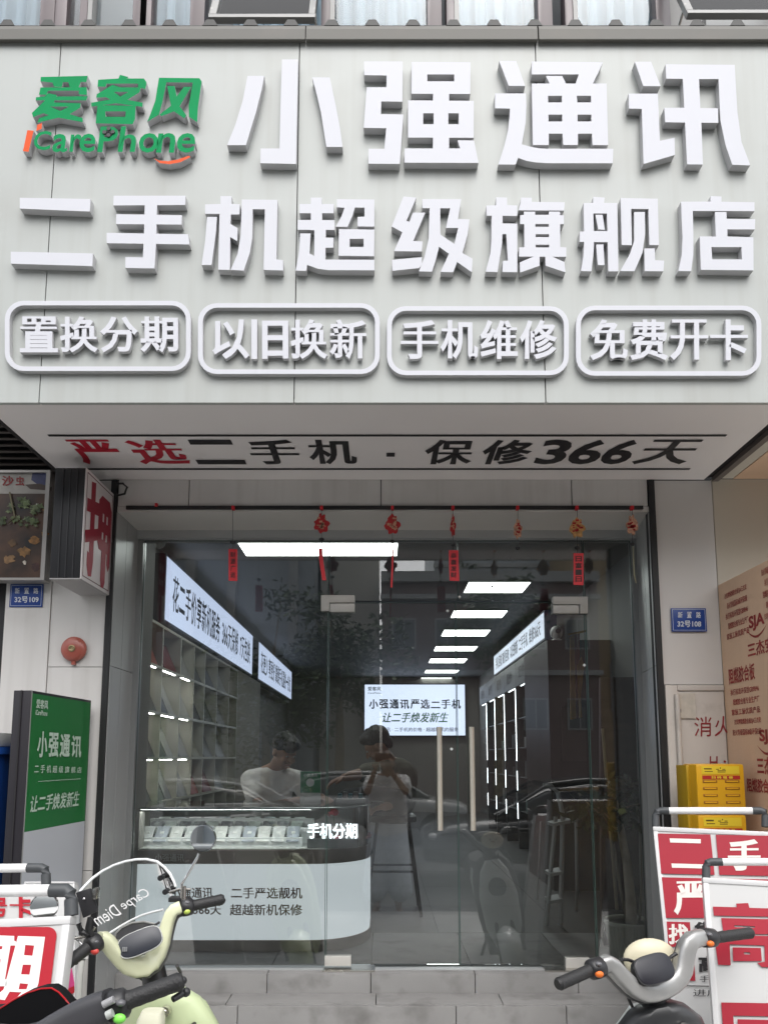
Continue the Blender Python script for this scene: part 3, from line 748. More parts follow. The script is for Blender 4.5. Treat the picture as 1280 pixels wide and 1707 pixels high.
def clight(px0, px1, py0, py1, first, lab):
    y0, y1 = PZ((px0+px1)/2, py0, ZC).y, PZ((px0+px1)/2, py1, ZC).y
    ym = (y0+y1)/2; x0 = P(px0, (py0+py1)/2, ym).x; x1 = P(px1, (py0+py1)/2, ym).x
    ya, yb = min(y0, y1), max(y0, y1)
    r = thing('ceiling_light', ((x0+x1)/2, ym, ZC), lab, 'ceiling light', 'panel lights in a row along the ceiling')
    B('diffuser', x0, x1, ya, yb, ZC-.012, ZC-.001, LITE, r)
    f = MB().box(x0-.012, x0-.001, ya, yb, ZC-.016, ZC-.001).box(x1+.001, x1+.012, ya, yb, ZC-.016, ZC-.001).box(x0-.012, x1+.012, ya-.012, ya-.001, ZC-.016, ZC-.001).box(x0-.012, x1+.012, yb+.001, yb+.012, ZC-.016, ZC-.001)
    f.build('frame', WFR, r)
for i, a in enumerate(((404, 662, 902, 924), (777, 877, 968, 986), (754, 841, 1016, 1028), (738, 813, 1048.5, 1059), (725, 793, 1076, 1084), (716, 776, 1097, 1104), (709, 763, 1116, 1121), (701, 751, 1129, 1134))):
    clight(*a, i == 0, ['large bright ceiling panel light nearest the doors', 'small ceiling panel light first in the receding row', 'small ceiling panel light second in the receding row', 'small ceiling panel light third in the receding row',
        'small ceiling panel light fourth in the receding row', 'small ceiling panel light fifth in the receding row', 'small ceiling panel light sixth in the receding row', 'small ceiling panel light last before the back wall'][i])
# sensor dome
r = P(265, 903, 4.4)
se = thing('security_camera', r, 'round white security camera in the upper left corner of the shop', 'security camera')
MB().lathe([(.035, .075), (.05, .07), (.05, .03), (.001, .03)], r, n=16).build('base', WPAPER, se, smooth=True)
MB().ell(r, (.042, .042, .045)).build('dome', mat('dome', (.5,.5,.48), .3), se, smooth=True)
MB().box(r.x-.02, r.x+.02, r.y-.02, r.y+.3, ZC-.03, ZC-.001).box(r.x-.012, r.x+.012, r.y+.1, r.y+.124, r.z+.06, ZC-.029).build('bracket', WPAPER, se)

# ================================================================== LEFT WALL: light-box banners and cubby shelf
XB = -1.60
def QL(px, py): return PX(px, py, XB)
BAN = emit('banner_light', (.46, .54, .72), .62)
BAN2 = emit('banner_light_right', (.55, .62, .74), .55)
BINK = mat('banner_ink', (.02, .03, .06), .5)
def banner(name, X, ya, yb, z0, z1, m, body, lab, side, bold=.02, margin=.05, hh=(.22, .78)):
    r = thing(name, (X, (ya+yb)/2, z0), lab, 'light box', 'lit banners along the shop walls')
    d = .12*side
    MB().box(min(X, X+d), max(X, X+d), ya, yb, z0, z1).build('box', BINK, r)
    e = .004*side
    MB().box(min(X-e*.2, X-e), max(X-e*.2, X-e), ya+.02, yb-.02, z0+.02, z1-.02).build('face', m, r)
    # seen from inside the shop: left wall reads from near to far, right wall from far to near
    L_ = yb-ya; H_ = z1-z0
    if side < 0: O = (X+.006, ya+margin*L_, z0+hh[0]*H_); U = (0, L_*(1-2*margin), 0)
    else: O = (X-.006, yb-margin*L_, z0+hh[0]*H_); U = (0, -L_*(1-2*margin), 0)
    letters(body, O, U, (0, 0, H_*(hh[1]-hh[0])), BINK, r, bold=bold)
    return r
a_, b_ = QL(277, 922), QL(423, 1072)
zt, zbm = a_.z, QL(274, 1037).z
banner('lit_banner', XB, a_.y, QL(421, 1075).y, zbm, zt, BAN, '花二手价享新机服务  366天保修  7天包换', 'long lit blue-white banner high on the left wall nearest the doors', -1)
banner('lit_banner', XB, QL(431, 1080).y, QL(486, 1126).y, zbm, zt, BAN, '花更少 享更好 靠谱手机置换一条龙', 'second lit banner further back on the left wall', -1)
B('soffit_bulkhead', XI0, XB-.125, a_.y, 13.2, zbm, ZC-.001, inw)['kind'] = 'structure'
# cubby shelf
SHW = mat('shelf_white', (.55, .54, .47), .4, var=.03)
SHL = emit('led_strip', (1.0, 1.0, .96), 20.0)
sh = thing('cubby_shelf', (XB-.15, 6, ZF), 'white cubby shelf with lit shelves of slanted phone boxes on the left wall', 'shelf')
cols = [QL(x, 1180).y for x in (226, 268, 299, 322, 340, 361, 381, 395)]
rows = [QL(237, y).z for y in (1021, 1098, 1181, 1262, 1342)] + [ZF+.02]
B('back', XI0+.002, XI0+.02, cols[0], cols[-1], ZF, rows[0], SHW, sh)
for y in cols: B('divider', XI0+.021, XB, y-.009, y+.009, ZF, rows[0], SHW, sh)
bx = 0
boxcols = [(.32,.30,.22), (.30,.30,.29), (.05,.06,.05), (.36,.09,.07), (.34,.34,.32), (.12,.12,.11), (.10,.10,.10), (.25,.25,.25), (.16,.015,.02), (.02,.02,.022), (.3,.3,.3), (.08,.09,.12)]
for j, z in enumerate(rows[:-1]):
    for i, (y0, y1) in enumerate(zip(cols, cols[1:])):
        B('shelf_board', XI0+.021, XB-.002, y0+.0095, y1-.0095, z-.02, z, SHW, sh)
        if 0 < j < 4 and i < 3: B('led_strip', XB-.015, XB-.009, y0+.06, y1-.12, z-.025, z-.0205, SHL, sh)
        if j >= 1 and i < 6:
            k = 1 if (i, j) not in ((0, 4), (1, 3), (1, 2), (1, 4)) else 2
            for q_ in range(k):
                h, t = (.25, .035) if (i+j) % 3 else (.28, .05)
                wdt = (y1-y0)*.66 if k == 1 else (y1-y0)*.34
                yc = y0 + (y1-y0)*((.6) if k == 1 else (.3+.4*q_))
                M = Matrix.Translation((XB-.002, yc, z)) @ Matrix.Rotation(R(-24), 4, 'Y')
                c_ = boxcols[(i*5+j*3+q_*2) % len(boxcols)]
                bm_ = mat('phone_box_%d' % ((i*5+j*3+q_*2) % len(boxcols)), c_, .45, var=.15, vscale=14)
                o = MB().box(-t-.012, -.012, -wdt/2, wdt/2, .006, h).xf(M).build('phone_box', bm_, None, bev=.003)
                o['category'] = 'box'; o['group'] = 'phone boxes on the cubby shelf'
                o['label'] = '%s phone box, shelf row %s, cubby %s from the doors' % (['khaki','grey','black','brick red','pale grey','charcoal','dark grey','mid grey','maroon','black','silver','slate'][(i*5+j*3+q_*2) % 12], ['one','two','three','four'][j-1], ['one','two','three','four','five','six'][i]) + (', %s one' % ['near','far'][q_] if k == 2 else '')
# wall behind, further pillar and screen blocks
tag(B('wall_pillar', XI0+.005, XB-.02, cols[-1]+.05, cols[-1]+1.6, ZF, zbm-.01, mat('pillar_beige', (.30,.27,.22), .55, var=.05), None, bev=.004), 'beige pillar on the left wall beyond the cubby shelf', 'pillar')

# ================================================================== BACK WALL sign
def QB(px, py, dy=0): return P(px, py, YB-.12-dy)
bs = thing('back_wall_sign', QB(690, 1228), 'large lit pale blue sign filling the far end wall', 'light box')
p0, p1 = QB(606, 1228), QB(776, 1140)
B('box', p0.x, p1.x, YB-.12, YB-.001, p0.z, min(p1.z, ZC-.03), BINK, bs)
B('face', p0.x+.02, p1.x-.02, YB-.126, YB-.121, p0.z+.02, min(p1.z, ZC-.03)-.02, emit('back_sign_light', (.52, .60, .76), .85), bs)
qb = lambda x, y: P(x, y, YB-.129)
for i, ch in enumerate('小强通讯严选二手机'):
    a = 615 + 17.2*i; pxletters(ch, a, 1166 + (4 if ch == '二' else 0), a+15.5, 1182 - (1 if ch == '二' else 0), qb, BINK, bs, bold=.03)
pxletters('让二手焕发新生', 637, 1188, 748, 1205, qb, mat('sign_green', (.02,.22,.05), .5), bs, bold=.02, shear=.3)
pxletters('小强通讯 · 二手机的价格 · 超越新机的服务', 620, 1213, 764, 1220, qb, BINK, bs, bold=.012)
pxletters('爱客风', 613, 1145, 635, 1152, qb, mat('sign_grey_green', (.06,.16,.10), .5), bs, bold=.02)
pxletters('iCarePhone', 613, 1154, 635, 1157, qb, MATS['sign_grey_green'], bs, bold=.01)

# ================================================================== RIGHT WALL: lit banner and phone accessory cabinets
XC = 1.63
def QR(px, py): return PX(px, py, XC)
n_, f_ = QR(907, 1017), QR(823, 1090)
banner('lit_banner', XC, n_.y, f_.y, QR(909, 1066).z, n_.z, BAN2, '手机 回收 高价回收  以旧换新  二手手机  维修366天', 'lit white banner along the right wall above the cabinets', 1)
CAB = mat('cabinet_black', (.02, .022, .022), .3, var=.1)
CABG = mat('cabinet_grey', (.10, .105, .105), .4)
hb = QR(909, 1066).z - .015; ht = hb - .30
ybs = [QR(x, 1250).y for x in (907, 888, 866, 848, 836, 822, 806)]
cabs = thing('accessory_cabinet', (XC+.15, 9, ZF), 'black wall cabinets with vertical light strips along the right wall', 'cabinet')
prev = n_.y
HINK = mat('header_ink', (.012,.012,.012), .5)
for i in range(6):
    y0 = n_.y + i*(f_.y+1.6-n_.y)/6; y1 = n_.y + (i+1)*(f_.y+1.6-n_.y)/6
    B('header', XC, XI1-.002, y0+.006, y1-.006, ht, hb, CABG, cabs)
    letters('配件', (XC-.003, y1-.2, ht+.08), (0, -(y1-y0)*.45, 0), (0, 0, .14), HINK, cabs, bold=.01)
    B('upright', XC-.004, XI1-.002, y0-.02, y0+.02, ZF, ht-.002, CAB, cabs)
    zt2 = ht-.04
    for a, b in ((ht-.9, ht-.03), (ht-1.25, ht-1.02), (ZF+.1, ht-1.40)):
        B('light_strip', XC-.010, XC-.0045, y0-.008, y0+.008, max(a, ZF+.35), b, emit('cool_strip', (.85, .95, 1.0), 2.2), cabs)
    B('light_strip', XC-.008, XC-.002, y0+.04, y1-.35, ht-.03, ht-.018, emit('cool_strip', (.85, .95, 1.0), 2.2), cabs)
    B('back', XI1-.03, XI1-.003, y0+.021, y1-.021, ZF, ht-.002, CABG, cabs)
    for z in (ZF+.45, ZF+.85, ZF+1.2, ZF+1.55):
        B('shelf', XC+.02, XI1-.031, y0+.021, y1-.021, z-.012, z, CABG, cabs)
        rnd = random.Random(i*7+int(z*10))
        for q_ in range(3):
            yq = y0+.15+q_*.2; h = rnd.uniform(.1, .2)
            c_ = rnd.choice([(.25,.26,.25), (.1,.12,.13), (.05,.05,.05), (.14,.2,.18)])
            o = B('carton', XC+.06, XC+.16, yq, yq+.12, z, z+h, mat('carton_%s' % str(c_[0]), c_, .5, var=.2, vscale=12), None)
            if y0 > 10.2 or z > ZF+1.3: bpy.data.objects.remove(o); continue
            tag(o, '%s accessory carton, %s of its shelf, %s shelf, %s cabinet bay at right' % ({.25:'pale',.1:'blue black',.05:'black',.14:'green grey'}[c_[0]], ('near','middle','far')[q_], {.45:'lowest',.85:'second',1.2:'third'}[round(z-ZF, 2)], ('nearest','second','third','fourth','fifth','last')[i]), 'carton', 'accessory cartons in the right cabinets')
# dark cupboard block nearer the door with a small camera on top
dc = thing('dark_cupboard', (1.6, 6.4, ZF), 'tall dark cupboard at the near end of the right wall', 'cupboard')
x0 = P(912, 1067, 6.0).x; zc = P(912, 1067, 6.0).z
B('carcass', x0, XI1-.003, 6.0, 7.0, ZF, zc, mat('cupboard_dark', (.028,.024,.022), .4, var=.15), dc)
B('panel', x0+.1, x0+.3, 5.992, 5.999, ZF+1.05, ZF+1.5, mat('cupboard_panel', (.055,.045,.04), .4), dc)
kc = thing('desk_camera', (P(930, 1064, 5.95).x, 6.2, zc), 'small white round camera standing on the dark cupboard', 'camera')
c_ = V((P(930, 1064, 6.1).x, 6.15, zc))
MB().lathe([(.05, 0), (.05, .02), (.02, .04)], c_).build('foot', WPAPER, kc, smooth=True)
MB().ell(c_+V((0, 0, .09)), (.055, .055, .06)).build('head', WPAPER, kc, smooth=True)
MB().lathe([(.022, 0), (.022, .02)], c_+V((0, -.07, .095)), (0, 1, 0), 12).build('lens', INK, kc)
# pennant, brown board, broom, ladder, stools
def q5(x, y, Y=5.0): return P(x, y, Y)
pn = thing('pennant', q5(965, 1058), 'long red and gold silk pennant hanging inside on the right', 'pennant')
GOLD = mat('pennant_gold', (.36, .20, .03), .5, var=.2, vscale=10); PRED = mat('pennant_red', (.12, .02, .015), .6, var=.2)
for (pts, m, nm) in (([(950,1062),(957,1058),(960,1198),(951,1200)], GOLD, 'border'), ([(957.5,1058),(966,1056),(965,1196),(960.5,1198)], PRED, 'cloth'), ([(962,1110),(969,1095),(974,1110),(968,1160),(970,1196),(965.5,1197)], GOLD, 'tassel')):
    MB().prism([P(a, b, 5.0 if nm != 'tassel' else 4.985) for a, b in pts], (0, .01, 0)).build(nm, m, pn)
MB().tube([P(948, 1058, 5.0), P(977, 1052, 5.0)], .008, 8).build('rod', GOLD, pn)
tag(MB().prism([(P(a, b, 4.45).x, 4.45, max(P(a, b, 4.45).z, ZF+.001)) for a, b in ((1001,1129),(1058,1129),(1070,1590),(1004,1590))], (0, .04, 0)).build('brown_board', mat('brown_board', (.085,.045,.035), .5, var=.25, vscale=5, streak=6), None, bev=.003),
    'dark brown board leaning inside the right glass pane', 'board')
bm = thing('broom', (P(1008, 1330, 4.35).x, 4.35, ZF), 'broom with a thin pale stick leaning beside the brown board', 'broom')
MB().tube([P(1004, 1215, 4.42), (P(1030, 1560, 4.3).x, 4.3, ZF+.2)], .009, 8).build('stick', mat('pale_wood', (.42,.34,.22), .6), bm, smooth=True)
MB().box(P(1030, 1560, 4.3).x-.09, P(1030, 1560, 4.3).x+.09, 4.28, 4.32, ZF, ZF+.2).build('brush', mat('brush_dark', (.06,.05,.04), .8), bm, bev=.008)
# white step ladder
YLd = 4.75
ld = thing('step_ladder', (P(925, 1560, YLd).x, YLd, ZF), 'white folding step ladder standing inside by the right cabinets', 'ladder')
WL = mat('ladder_white', (.40,.41,.41), .4, metal=.4)
def zl(px, py, Y=YLd): p = P(px, py, Y); p.z = max(p.z, ZF+.01); return p
MB().tube([zl(905, 1309), zl(918, 1310), zl(930, 1322), zl(938, 1360), zl(934, 1540), zl(933, 1575)], .016, 8).tube([zl(926, 1362), zl(918, 1450), zl(912, 1575)], .014, 8).build('front_frame', WL, ld, smooth=True)
for (a, b, c, d) in ((918, 1372, 960, 1364), (914, 1455, 936, 1450), (913, 1500, 935, 1496)):
    p, q = zl(a, b), zl(c, d); MB().hexa(p+V((0,-.05,0)), q+V((0,-.05,0)), q+V((0,.1,0)), p+V((0,.1,0)), (0,0,-.02)).build('step', WL, ld)
MB().tube([zl(960, 1362, 5.1), zl(962, 1480, 5.1), zl(963, 1575, 5.2)], .012, 8).tube([zl(901, 1370, 5.1), zl(895, 1500, 5.2)], .006, 6).build('rear_frame', WL, ld, smooth=True)

# bar stools
STO = mat('stool_black', (.010,.010,.011), .4)
def stool(x, y, lab):
    r = thing('bar_stool', (x, y, ZF), lab, 'stool', 'black bar stools by the counter')
    MB().lathe([(.14, .62), (.17, .63), (.17, .665), (.15, .68)], (x, y, ZF), n=18).build('seat', STO, r, smooth=True)
    for sx_ in (-1, 1):
        for sy in (-1, 1): MB().tube([(x+sx_*.11, y+sy*.11, ZF+.63), (x+sx_*.19, y+sy*.19, ZF+.004)], .012, 8).build('leg', STO, r, smooth=True)
    m = MB(); k = .155
    for a, b in (((-k, -k), (k, -k)), ((k, -k), (k, k)), ((k, k), (-k, k)), ((-k, k), (-k, -k))): m.tube([(x+a[0], y+a[1], ZF+.3), (x+b[0], y+b[1], ZF+.3)], .008, 6)
    m.build('footrest', STO, r)
stool(P(655, 1500, 5.15).x, 5.2, 'black bar stool under the customer at the counter end')

# ================================================================== DISPLAY COUNTER
YC = 4.16
ct = thing('display_counter', (-.8, YC+.3, ZF), 'white display counter with a glass phone case and brown metal bands', 'counter')
xa, xb2 = -1.52, P(617, 1450, YC+.25).x
rc = .34; dep = .62
def plan(off):
    x0, x1, y0, y1 = xa, xb2-off, YC+off, YC+dep-off; r_ = rc-off
    pts = [(x0, y0)]
    for i in range(13):
        a = -pi/2 + (pi/2)*i/12; pts.append((x1-r_+r_*cos(a), y0+r_+r_*sin(a)))
    pts += [(x1, y1), (x0, y1)]
    return pts
def slabp(name, off, z0, z1, m, bev=0):
    return MB().prism([(x, y, z0) for x, y in plan(off)][::-1], (0, 0, z1-z0)).build(name, m, ct, smooth=True, ang=25)
zc1 = P(430, 1568, YC).z; zc2 = P(430, 1441, YC).z; zc3 = P(430, 1418, YC).z; zc4 = P(430, 1346, YC).z
BRZ = mat('bronze_band', (.30, .265, .235), .38, metal=.35, var=.06, vscale=4)
slabp('base_band', .0, ZF+.001, zc1-.001, BRZ)
slabp('body', .004, zc1, zc2-.001, emit('counter_added_glow', (.74,.82,.86), .33))  # mild emission added to the body colour to brighten the counter front
slabp('top_band', .0, zc2, zc3, BRZ)
def wallp(name, off, z0, z1, m):
    pts = plan(off)[:-1]; k = len(pts)
    vs = [(x, y, z0) for x, y in pts] + [(x, y, z1) for x, y in pts]
    return MB().add(vs, [(i, i+1, i+k+1, i+k) for i in range(k-1)]).build(name, m, ct, smooth=True, ang=60)
CGL = glass('case_glass', (.90, .95, .94), 1.45)
wallp('case_glass', .006, zc3+.001, zc4-.013, CGL)
MB().prism([(x, y, zc4-.012) for x, y in plan(.0)][::-1], (0, 0, .012)).build('case_top', CGL, ct)
k_ = [(x, y, zc4-.006) for x, y in plan(-.001)[:-1]]
MB().tube(k_, .005, 6).build('case_rim', mat('case_rim', (.45,.50,.50), .25, metal=.6), ct, smooth=True)
slabp('case_floor', .02, zc3+.0005, zc3+.006, mat('case_floor', (.5,.51,.5), .4))
MB().box(xa+.01, xb2-rc, YC+.012, YC+.015, zc4-.026, zc4-.0155).box(xa+.01, xb2-rc, YC+.012, YC+.042, zc4-.0150, zc4-.0135).build('added_light_cover', MATS['case_rim'], ct)  # opaque cover added only to hide the extra glowing strip below it
B('added_case_light', xa+.012, xb2-rc-.002, YC+.018, YC+.038, zc4-.021, zc4-.0152, emit('added_case_light', (1, 1, .97), 14.0), ct)  # unseen glowing strip added to brighten the phones in the case
B('case_back', xa, xb2-.02, YC+dep-.03, YC+dep-.012, zc3+.007, zc4-.013, mat('case_back', (.16,.16,.155), .5, var=.2), ct)
# lettering on the counter
fc = lambda x, y: P(x, y, YC-.003)
fb = lambda x, y: P(x, y, YC+.0015)
pxletters('小强通讯', 258, 1424, 307, 1437, fc, WPAPER, ct, bold=.015)
CB = mat('counter_ink', (.16,.085,.05), .4)
pxletters('小强通讯', 283, 1480, 355, 1498, fb, CB, ct, bold=.02)
pxletters('保修366天', 283, 1508, 369, 1526, fb, CB, ct, bold=.02)
pxletters('二手严选靓机', 385, 1480, 504, 1499, fb, CB, ct, bold=.02)
pxletters('超越新机保修', 383, 1508, 504, 1527, fb, CB, ct, bold=.02)
# lit word standing inside the case
lw = thing('lit_letters', P(555, 1400, YC+.06), 'glowing white letter sign standing in the right end of the glass case', 'sign')
fw = lambda x, y: P(x, y, YC+.05)
pxletters('手机分期', 512, 1373, 596, 1399, fw, emit('lit_white', (.86,.95,1.0), 1.25), lw, depth=.008, bold=.03)
B('base', fw(512, 1400).x, fw(596, 1400).x, YC+.045, YC+.065, zc3+.0065, fw(512, 1399).z, mat('clear_base', (.3,.32,.33), .3), lw)
# phones on slanted stands inside the case
PHC = [(.62,.63,.63), (.12,.12,.13), (.42,.45,.50), (.2,.2,.21), (.7,.7,.68), (.4,.43,.4)]
ORD = ['first','second','third','fourth','fifth','sixth','seventh','eighth','ninth','tenth','last']
row_n = ['front', 'middle', 'back']
for rw, (yy, n, z_) in enumerate(((YC+.10, 11, .055), (YC+.25, 11, .10), (YC+.40, 10, .14))):
    sb = B('phone_stand', xa+.05, xb2-.40 if rw == 0 else xb2-.36, yy+.045, yy+.075, zc3+.0065, zc3+z_, mat('stand_white', (.75,.77,.77), .35), None)
    tag(sb, '%s white display step of phones inside the glass case' % row_n[rw], 'display stand')
    for i in range(n):
        x = xa+.12+i*(xb2-.44-xa-.12)/(n-1)*.98
        M = Matrix.Translation((x, yy+.035, zc3+.012+z_*.35)) @ Matrix.Rotation(R(-50), 4, 'X')
        c_ = PHC[(i*2+rw*3) % 6]
        o = MB().box(-.036, .036, -.004, .004, 0, .125).xf(M).build('phone', mat('phone_body_%d' % ((i*2+rw*3) % 6), c_, .25, var=.15, vscale=20), None, bev=.002)
        tag(o, '%s phone, %s from the left in the %s row of the glass case' % (['silver','black','blue grey','charcoal','white','green grey'][(i*2+rw*3) % 6], ORD[i], row_n[rw]), 'phone', 'phones shown in the glass case')
        MB().box(-.012, .012, -.0062, -.0045, .06, .08).xf(M).build('price_tag', WPAPER, o)
# flowers at the right end of the case
def bloom(c, r, m, nm, lab):
    rt = thing('flower', c, lab, 'flower', 'artificial flowers in the glass case')
    rnd = random.Random(int(c[0]*1000)); mb = MB()
    for i in range(14):
        a = 2.4*i; q_ = r*(.15+.85*i/14); tilt = .2+1.0*i/14
        b = V(c) + V((cos(a)*q_*.6, sin(a)*q_*.6, r*.6*(1-i/14)))
        u = V((-sin(a), cos(a), 0)) * r*.42; w_ = V((cos(a)*sin(tilt), sin(a)*sin(tilt), cos(tilt))) * r*.7
        mb.add([b-u*.5, b-u*.9+w_*.6, b+w_, b+u*.9+w_*.6, b+u*.5], [(0, 1, 2, 3, 4)])
    mb.build('petals', m, rt, smooth=True)
    MB().tube([V(c)+V((0,0,.01)), V((c[0]+.005, c[1]+.01, zc3+.007))], .003, 5).build('stem', mat('stem_green', (.04,.09,.03), .6), rt)
FR = mat('flower_red', (.45,.03,.05), .6, var=.2, vscale=30); FP = mat('flower_pink', (.55,.20,.22), .6, var=.2, vscale=30); FW = mat('flower_pale', (.38,.42,.38), .6, var=.15, vscale=30)
for i, (px, py, dy, r_, m, lab) in enumerate(((562, 1405, .14, .04, FR, 'red flower below the lit letters'), (610, 1400, .3, .045, FP, 'pink flower at the right end of the case'), (540, 1408, .12, .04, FW, 'pale flower below left of the lit letters'), (585, 1410, .12, .04, FW, 'pale flower below right of the lit letters'),
                                    (556, 1362, .35, .045, FR, 'dark red flower standing high behind the lit letters'), (600, 1385, .38, .04, FP, 'pink flower behind the last lit letter'))):
    p = P(px, py, YC+dy); p.z = max(p.z, zc3+.02); bloom(p, r_, m, 'flower', lab)
# things on the counter top
cd = thing('counter_card', P(517, 1333, YC+.22), 'green and white display card standing on the counter', 'card')
p = P(500, 1340, YC+.22); q_ = P(535, 1286, YC+.22)
B('card', p.x, q_.x, YC+.22, YC+.228, zc4+.001, q_.z, WPAPER, cd)
B('print', p.x+.002, q_.x-.002, YC+.217, YC+.2195, zc4+.07, q_.z-.002, mat('card_green', (.03,.22,.09), .5), cd)
pxletters('小强通讯', 506, 1290, 529, 1296, lambda a, b: P(a, b, YC+.2155), WPAPER, cd, bold=.02)
MB().lathe([(.025, 0), (.025, .002)], P(517, 1305, YC+.2165), (0, 1, 0), 16).build('print', WPAPER, cd)
hp = thing('tray', P(560, 1335, YC+.3), 'low white tray with small packets beside the green card', 'tray')
p = P(585, 1340, YC+.35); MB().prism([(p.x+sx_*.09, YC+.35+sy*.06, zc4+.001) for sx_, sy in ((-1,-1),(1,-1),(1,1),(-1,1))], (0, 0, .03)).build('dish', mat('tray_white', (.4,.41,.4), .4), hp, bev=.006)
for i in range(5): B('packet', p.x-.08+i*.032, p.x-.055+i*.032, YC+.32, YC+.38, zc4+.031, zc4+.06+.01*(i % 2), mat('packet_%d' % (i % 2), [(.06,.18,.22), (.3,.3,.3)][i % 2], .4), hp)
B('phone', p.x+.13, p.x+.2, YC+.3, YC+.42, zc4+.001, zc4+.01, INK, hp)

# ================================================================== POTTED TREE behind the right pane
YP = 4.0
pt = thing('potted_tree', (P(1050, 1600, YP).x, YP, ZF), 'potted tree with a leaning trunk in a fluted pale pot behind the right pane', 'plant')
px_ = P(1050, 1560, YP).x; zp = P(1050, 1536, YP).z - ZF
n = 72; mb = MB(); prof = [(.098, 0), (.118, zp*.6), (.128, zp)]
o = 0
for (r_, h) in prof:
    for j in range(n): mb.v.append(V((px_+(r_+.003*cos(j*pi))*cos(2*pi*j/n), YP+(r_+.003*cos(j*pi))*sin(2*pi*j/n), ZF+.001+h)))
for i in range(2):
    for j in range(n): mb.f.append((i*n+j, i*n+(j+1)%n, (i+1)*n+(j+1)%n, (i+1)*n+j))
mb.f.append(tuple(range(n))[::-1])
mb.build('pot', mat('pot_pale', (.78,.80,.70), .5, var=.05), pt, smooth=True, ang=30)
MB().lathe([(.134, zp-.012), (.134, zp+.006), (.12, zp+.006), (.12, zp-.012)], (px_, YP, ZF), n=40).build('rim', MATS['pot_pale'], pt, smooth=True, ang=30)
MB().lathe([(.119, zp-.03), (.119, zp-.025)], (px_, YP, ZF), n=24).build('soil', mat('soil', (.03,.022,.016), .9), pt)
BARK = mat('bark', (.36,.29,.20), .8, var=.35, vscale=12, bump=.6, bscale=40)
def tr(x, y, dy=0): return P(x, y, YP+dy)
MB().tube([tr(1053, 1545), tr(1051, 1500), tr(1045, 1440), tr(1034, 1380), tr(1028, 1340)], [.03, .027, .023, .02, .015], 10).build('trunk', BARK, pt, smooth=True)
MB().tube([tr(1046, 1545, .02), tr(1030, 1460, .03), tr(1017, 1375, .05)], .008, 7).build('stake', mat('stake', (.22,.19,.14), .7), pt, smooth=True)
MB().tube([tr(1066, 1545, .05), tr(1070, 1450, .08), tr(1068, 1360, .1)], .007, 7).build('stake', MATS['stake'], pt, smooth=True)
br = MB()
for i in range(7): br.tube([tr(1030+i, 1385-6*i), tr(975+18*i, 1335+8*(i % 3), .12*(i % 3)-.1)], [.007, .003], 6)
br.build('branch', BARK, pt, smooth=True)
LEAF = mat('leaf_dull', (.055,.065,.025), .5, var=.5, vscale=9)
LEAFB = mat('leaf_brown', (.12,.085,.04), .6, var=.4, vscale=9)
def leaves(cs, n, rad, ln, m, name, par, seedv, droop=.5):
    rnd = random.Random(seedv); mb = MB()
    for i in range(n):
        c = V(rnd.choice(cs)); d = V((rnd.gauss(0, 1), rnd.gauss(0, 1), rnd.gauss(0, 1))).normalized()
        p = c + d * rad * rnd.random()**.45
        t = V((rnd.gauss(0, 1), rnd.gauss(0, 1), rnd.gauss(-droop, .6))).normalized(); s_ = t.cross(V((rnd.gauss(0,1), rnd.gauss(0,1), 1))).normalized()
        l = ln * rnd.uniform(.6, 1.3); w_ = l*.2
        mb.add([p, p+t*l*.5+s_*w_, p+t*l, p+t*l*.5-s_*w_], [(0, 1, 2, 3)])
    return mb.build(name, m, par)
leaves([tr(985, 1345), tr(1015, 1335, .1), tr(1050, 1330, .05), tr(1075, 1350, .1), tr(1035, 1350, -.05)], 300, .13, .09, LEAF, 'foliage', pt, 4)
leaves([tr(1000, 1330, .1), tr(1030, 1318, .1), tr(1060, 1330, .12)], 170, .12, .09, LEAFB, 'foliage', pt, 5)
# ================================================================== LEFT OF THE ENTRANCE
def plane3(a, b, c):
    a, b, c = V(a), V(b), V(c); n = (b-a).cross(c-a).normalized()
    def fn(px, py, off=0.0):
        d = ray(px, py); nn = n if n.y < 0 else -n
        q = a + nn*off
        return CAMP + d*((q-CAMP).dot(n)/d.dot(n))
    fn.n = n if n.y < 0 else -n
    return fn
# dark louvre bay beside the canopy
lv = thing('louvre_bay', (-1.95, 3.47, 2.9), 'dark louvred panel above the food poster left of the canopy', 'louvre')
LVM = mat('louvre_dark', (.045,.035,.03), .5, var=.2, vscale=4)
zl0, zl1 = P(45, 786, 3.42).z, 3.6
B('back', -2.7, -1.625, 3.48, 3.495, zl0, zl1, INK, lv)
i = 0; z = zl0+.01
while z < zl1-.02:
    MB().prism([(-2.7, 3.44, z), (-2.7, 3.445, z-.004), (-2.7, 3.478, z+.022), (-2.7, 3.473, z+.026)], (1.072, 0, 0)).build('slat', LVM, lv); z += .034; i += 1
# food poster
YPO = 3.42
fp = lambda x, y: P(x, y, YPO-.0015)
po = thing('food_poster', P(40, 968, YPO), 'framed dark food poster with herb leaves left of the hanging pawn sign', 'poster')
a, b = P(-110, 968, YPO), P(86, 785, YPO)
pm = mat('poster_food', (.05,.022,.010), .35, var=.95, vscale=7)
B('print', a.x, b.x-.02, YPO, YPO+.05, a.z+.012, b.z-.012, pm, po)
FRM = mat('poster_frame', (.36,.34,.32), .4, metal=.5)
for (x0, x1, z0, z1) in ((a.x, b.x, b.z-.012, b.z), (a.x, b.x, a.z, a.z+.012), (b.x-.02, b.x, a.z+.012, b.z-.012)): B('frame', x0, x1, YPO-.012, YPO+.055, z0, z1, FRM, po)
B('top_print', a.x, P(85, 800, YPO).x, YPO-.0012, YPO-.0002, P(40, 823, YPO).z, b.z-.013, mat('poster_pale', (.34,.32,.29), .4, var=.3, vscale=9), po)
